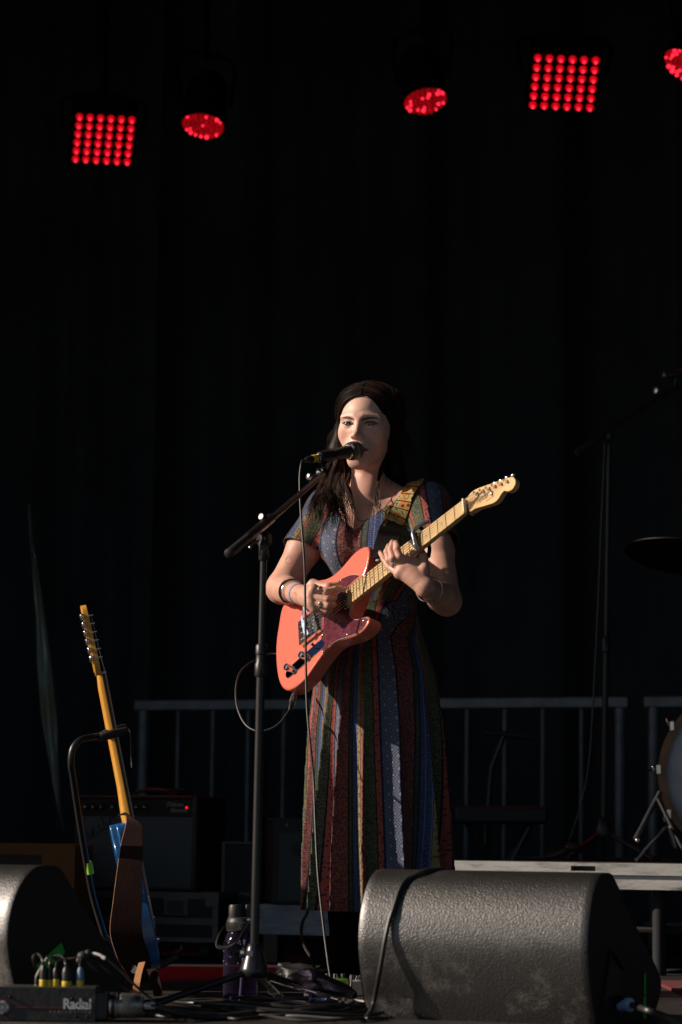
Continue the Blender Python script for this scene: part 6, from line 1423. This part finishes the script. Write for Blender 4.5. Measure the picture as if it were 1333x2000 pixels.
part('cable_clamp', lathe([(11 * pxm, 92 * pxm), (12 * pxm, 100 * pxm), (11 * pxm, 108 * pxm), (8 * pxm, 110 * pxm)], a0, X_, 24) + tube([a0 + X_ * 98 * pxm + [0, -.014, .006], a0 + X_ * 116 * pxm + [0, -.014, .006]], .003, 8) + tube([a0 + X_ * 98 * pxm + [0, -.014, -.004], a0 + X_ * 116 * pxm + [0, -.014, -.004]], .003, 8), M['dull_chrome'], mc2)
part('lead', cable([a0 + X_ * 106 * pxm, P(318, 1970, DF + .03), P(360, 1981, DF + .05), P(410, 1986, DF + .1), P(470, 1984, DF + .15), P(520, 1975, DF + .3)], .0085, 8, 10), M['cable'], mc2)

# ================================================================== BOTTLE
BD = 7.06; b0 = np.array([P(469, 1968, BD)[0], BD, 0.001]); sxy = 810 / FPX * BD
bt_ = empty('water_bottle', 'clear purple water bottle with a black lid and carry loop behind the stand base', 'bottle', b0)
pm = bpy.data.materials.new('purple_plastic'); pm.use_nodes = True; t = pm.node_tree; b = t.nodes['Principled BSDF']; b.inputs['Base Color'].default_value = (.04, .03, .07, 1); b.inputs['Roughness'].default_value = .06; b.inputs['IOR'].default_value = 1.45
tr = t.nodes.new('ShaderNodeBsdfTransparent'); tr.inputs[0].default_value = (.66, .60, .76, 1); mx = t.nodes.new('ShaderNodeMixShader'); lw = t.nodes.new('ShaderNodeLayerWeight'); lw.inputs[0].default_value = .35
mr = t.nodes.new('ShaderNodeMapRange'); mr.inputs[3].default_value = .88; mr.inputs[4].default_value = .35; t.links.new(lw.outputs['Facing'], mr.inputs[0]); t.links.new(mr.outputs[0], mx.inputs[0]); t.links.new(b.outputs[0], mx.inputs[1]); t.links.new(tr.outputs[0], mx.inputs[2]); t.links.new(mx.outputs[0], t.nodes['Material Output'].inputs[0])
part('body', lathe([(.036, 0), (.0405, .004), (.0415, .03), (.0410, .034), (.0415, .040), (.0415, .150), (.040, .162), (.034, .176), (.030, .184), (.030, .188)], b0, Up, 40), pm, bt_)
part('straw', tube([b0 + [.0, 0, .01], b0 + [.012, .005, .19]], .0045, 10), mat('grey_straw', (.20, .18, .26), .5), bt_)
dp_ = [(math.cos(a) * .0417, math.sin(a) * .0417, z) for a, z in zip(rng.uniform(-2.9, -.3, 46), rng.uniform(.10, .165, 46))]
part('droplets', joing([sphere(b0 + np.array(q), rng.uniform(.0007, .0016), 6, 4) for q in dp_]), mat('droplet', (.55, .55, .7), .1, coat=1), bt_)
ld = part('lid', lathe([(.0335, .184), (.0345, .186), (.0345, .208), (.0325, .212), (.0325, .216), (.020, .217)], b0, Up, 36), mat('lid_plastic', (.035, .035, .037), .45), bt_)
rb = []
for a in np.linspace(0, 2 * np.pi, 48, endpoint=False): rb.append(tube([b0 + [.0347 * math.cos(a), .0347 * math.sin(a), .188], b0 + [.0347 * math.cos(a + .12), .0347 * math.sin(a + .12), .206]], .0009, 4))
part('grip_ribs', joing(rb), M['rubber'], ld)
part('spout_cap', lathe([(.0155, .215), (.0160, .217), (.0160, .242), (.0145, .246), (.001, .247)], b0 + [-.014, 0, 0], Up, 28), mat('lid_plastic2', (.04, .04, .042), .45), ld)
part('spout_lug', box(b0 + [.018, 0, .232], (.016, .02, .032)), M['black_plastic'], ld, bevel=.003)
pp = crom([P(489, 1797, BD - .04), P(476, 1818, BD - .05), P(462, 1840, BD - .052), P(446, 1850, BD - .05), P(430, 1850, BD - .045), P(424, 1842, BD - .03), P(430, 1822, BD + .0), P(445, 1800, BD + .03)], 6)
part('carry_loop', ribbon(pp, [unit([.25, .85, .3])] * len(pp), .016, .003), M['rubber'], bt_); part('loop_pin', lathe([(.005, 0), (.0045, .003), (.002, .004)], P(487, 1797, BD - .045), (0, -1, 0), 14), M['chrome'], bt_)
t1 = textg('BUILT', .0125, np.eye(3), (0, 0, 0), depth=.0002, bold=.0006, spacing=.85); V = t1.V.copy(); ang = -math.pi / 2 - .62 + V[:, 0] / .0418 * .55; part('lettering', G(np.c_[b0[0] + .0420 * np.cos(ang), b0[1] + .0420 * np.sin(ang), .030 - .006 + V[:, 1]], t1.F), mat('white_print2', (.8, .8, .85), .5), bt_, smooth=False)

# ================================================================== things on the floor
def floor_pt(px, D, h=0): q = P(px, 1900, D); return np.array([q[0], D, h])
c_ = floor_pt(575, 6.88); pts = []
for i in range(150):
    a = i / 150 * 2 * np.pi * 8.5; k = i / 150; r1_ = .15 + .045 * math.sin(i * .21) + .02 * math.sin(i * .5); pts.append(c_ + [r1_ * 1.05 * math.cos(a) + .03 * math.sin(i * .11), .16 * math.sin(a) * (1 + .2 * math.sin(i * .3)), .006 + .022 * k + .006 * math.sin(i * .9)])
single('cable_coil', cable(pts, .0042, 3, 6), M['cable'], 'tangled coil of black cable on the floor between the stand base and right monitor', 'cable')
for i_, (pth, r_c, lab) in enumerate((
    ([(200, 6.62), (260, 6.75), (330, 6.66), (400, 6.72), (460, 6.60), (520, 6.64), (600, 6.58), (690, 6.60), (760, 6.7)], .004, 'thin black cable running along the front stage edge'),
    ([(300, 7.0), (360, 6.9), (420, 6.82), (470, 6.95), (540, 7.1), (600, 7.0), (660, 6.8), (720, 6.75)], .0045, 'black cable looping under the purple bottle'),
    ([(330, 7.3), (380, 7.15), (430, 7.28), (520, 7.32), (580, 7.2), (640, 7.1), (700, 6.95)], .004, 'black cable lying behind the purple bottle'),
    ([(380, 6.58), (420, 6.66), (500, 6.72), (580, 6.68), (660, 6.66), (720, 6.62)], .0036, 'worn grey cable crossing in front of the coil'))):
    single('floor_cable', cable([floor_pt(x, d, .005 + .004 * (k % 2)) for k, (x, d) in enumerate(pth)], r_c, 8, 8), M['cable'] if i_ < 3 else mat('grey_cable', (.10, .095, .09), .5), lab, 'cable')
single('hem_cable', cable([P(600, 1700, 8.16), P(602, 1775, 8.12), P(592, 1800, 8.05), P(589, 1822, 8.0), P(596, 1850, 7.9), P(612, 1880, 7.8), floor_pt(630, 7.6, .006), floor_pt(690, 7.4, .006)], .0045, 8, 8), M['cable'], 'thick black cable dropping from behind the dress hem to the floor', 'cable')
# folded tripod in its soft black cover
ft = empty('folded_tripod', 'folded tripod with chrome leg and black rubber foot, half inside a crumpled black cover', 'tripod', floor_pt(600, 7.05))
A_ = P(524, 1911, 7.12); B_ = P(676, 1958, 6.98); d = unit(B_ - A_); part('leg', tube([A_, B_], .0058, 14), M['chrome'], ft); part('foot', lathe([(.010, -.004), (.0115, 0), (.0125, .020), (.0105, .034), (.006, .038)], B_, d, 18), mat('grey_rubber', (.10, .095, .085), .6), ft)
q0 = P(548, 1893, 7.16); q1 = P(694, 1945, 7.05); ax = unit(q1 - q0); L0 = np.linalg.norm(q1 - q0); u = unit(np.cross(ax, Up)); v = np.cross(u, ax); V = []; F = []; nr, na = 26, 28
for i in range(nr):
    f = i / (nr - 1); R0 = np.interp(f, [0, .06, .2, .5, .8, 1], [.020, .022, .030, .033, .022, .010])
    for j in range(na):
        a = 2 * math.pi * j / na; rr_ = R0 * (1 + .16 * math.sin(3 * a + 9 * f) + .09 * math.sin(7 * a - 14 * f) + (.22 * math.sin(9 * a) if f < .05 else 0)); V.append(q0 + ax * L0 * f + u * rr_ * math.cos(a) + v * rr_ * math.sin(a) * .85)
for i in range(nr - 1):
    for j in range(na): F.append((i * na + j, i * na + (j + 1) % na, (i + 1) * na + (j + 1) % na, (i + 1) * na + j))
part('cover', G(V, F), mat('nylon', (.012, .012, .013), .5, bump=.3, bscale=80), ft)
part('drawstring', cable([P(552, 1896, 7.1), P(538, 1906, 7.08), P(532, 1922, 7.05), P(524, 1935, 7.02), P(530, 1942, 7.0), P(545, 1940, 6.99)], .0014, 6, 6), M['cable'], ft)
# pedals
def pedal(px, py, w_, h_, D, m, label, dep=.10, knobs=2, z0=0.0):
    xa = P(px - w_ / 2, py, D)[0]; xb = P(px + w_ / 2, py, D)[0]; zt_ = P(px, py - h_ / 2, D)[2]; t = empty('effect_pedal', label, 'effect pedal', ((xa + xb) / 2, D + dep / 2, z0))
    part('box', box(((xa + xb) / 2, D + dep / 2, (z0 + zt_) / 2), (xb - xa, dep, zt_ - z0)), m, t, bevel=.003)
    for i in range(knobs): part('knob', lathe([(.0075, 0), (.0085, .001), (.007, .011), (0, .012)], ((xa + xb) / 2 + (i - (knobs - 1) / 2) * (xb - xa) / max(knobs, 1) * .95, D + dep * .45, zt_), Up, 16), M['black_plastic'], t)
    part('foot_switch', lathe([(.006, 0), (.006, .006), (.0045, .007), (.0045, .011), (0, .0115)], ((xa + xb) / 2, D + dep * .2, zt_), Up, 14), M['chrome'], t)
    return t
pb = empty('pedal_board', 'low grey board carrying the effect pedals beside the right monitor', 'pedal board', floor_pt(680, 7.4))
zb_ = .022; xa = P(610, 1900, 7.3)[0]; part('board', box((xa + .13, 7.42, zb_ / 2 + .001), (.30, .24, zb_ - .002)), mat('grey_board', (.16, .155, .15), .5, .3, var=.3, scale=40), pb, bevel=.003)
gp_ = pedal(656, 1927, 48, 30, 7.32, mat('green_enamel', (.12, .30, .03), .3, coat=.5, var=.1), 'bright green effect pedal in front of the coiled cables', knobs=3, z0=zb_ + .001)
part('white_mark', G([(gp_.location.x + a_, 7.3192, zb_ + .012 + b_) for a_, b_ in ((-.026, .004), (-.020, .010), (-.012, .006), (-.006, -.004), (-.012, -.008), (-.016, .000))], [(0, 1, 2, 3, 4, 5)]), M['white'], gp_, smooth=False)
pedal(699, 1930, 30, 30, 7.30, mat('grey_enamel', (.26, .25, .24), .4, var=.2, scale=30), 'grey effect pedal tucked against the left end of the right monitor', knobs=2, z0=zb_ + .001)
pedal(620, 1920, 26, 28, 7.44, mat('white_enamel', (.55, .55, .62), .4), 'small white effect pedal behind the folded tripod cover', knobs=2, z0=zb_ + .001)
single('patch_cable', cable([P(681, 1932, 7.29), P(684, 1915, 7.27), P(687, 1906, 7.27), P(684, 1940, 7.25), P(676, 1950, 7.24), P(668, 1950, 7.25)], .0032, 8, 8), M['cable'], 'short patch cable between the green and grey pedals', 'cable')
cn_ = empty('drink_can', 'small dark drink can with pale blue lettering lying among the cables', 'can', floor_pt(585, 7.0, .02)); q = P(604, 1948, 7.02); part('can', lathe([(.013, 0), (.0155, .003), (.0155, .052), (.013, .055)], q - [0, 0, .004], (1, -.15, -.05), 24), mat('can_dark', (.03, .03, .05), .3, .5), cn_)
part('band', lathe([(.0157, .002), (.0157, .008)], q - [0, 0, .004], (1, -.15, -.05), 24), mat('can_purple', (.25, .10, .28), .3, .5), cn_)
part('lettering', textg('pet', .020, np.stack([unit([1, -.15, -.05]), unit([.05, .0, 1.]), [-.15, -1, 0]], 1), q + [.016, -.018, -.009], depth=.0002), mat('can_print', (.35, .5, .7), .5), cn_, smooth=False)

# unseen case added in the left wing to keep sun off the floor
fc = empty('sun_block_case', 'unseen tall black case added in the left wing to block the low sun', 'road case', (-2.2, 8.5, 0))
part('body', box((-2.2, 8.55, .64), (.55, 1.5, 1.04)), case_m, fc, bevel=.01, smooth=False)
for z_ in (.125, .64, 1.155): part('metal_edge', box((-2.2, 8.55, z_), (.57, 1.52, .03)), edge_m, fc, smooth=False)
for x_ in (-2.4, -2.0):
    for y_ in (7.9, 9.2): part('castor', tube([(x_ - .02, y_, .055), (x_ + .02, y_, .055)], .055, 18), M['rubber'], fc)
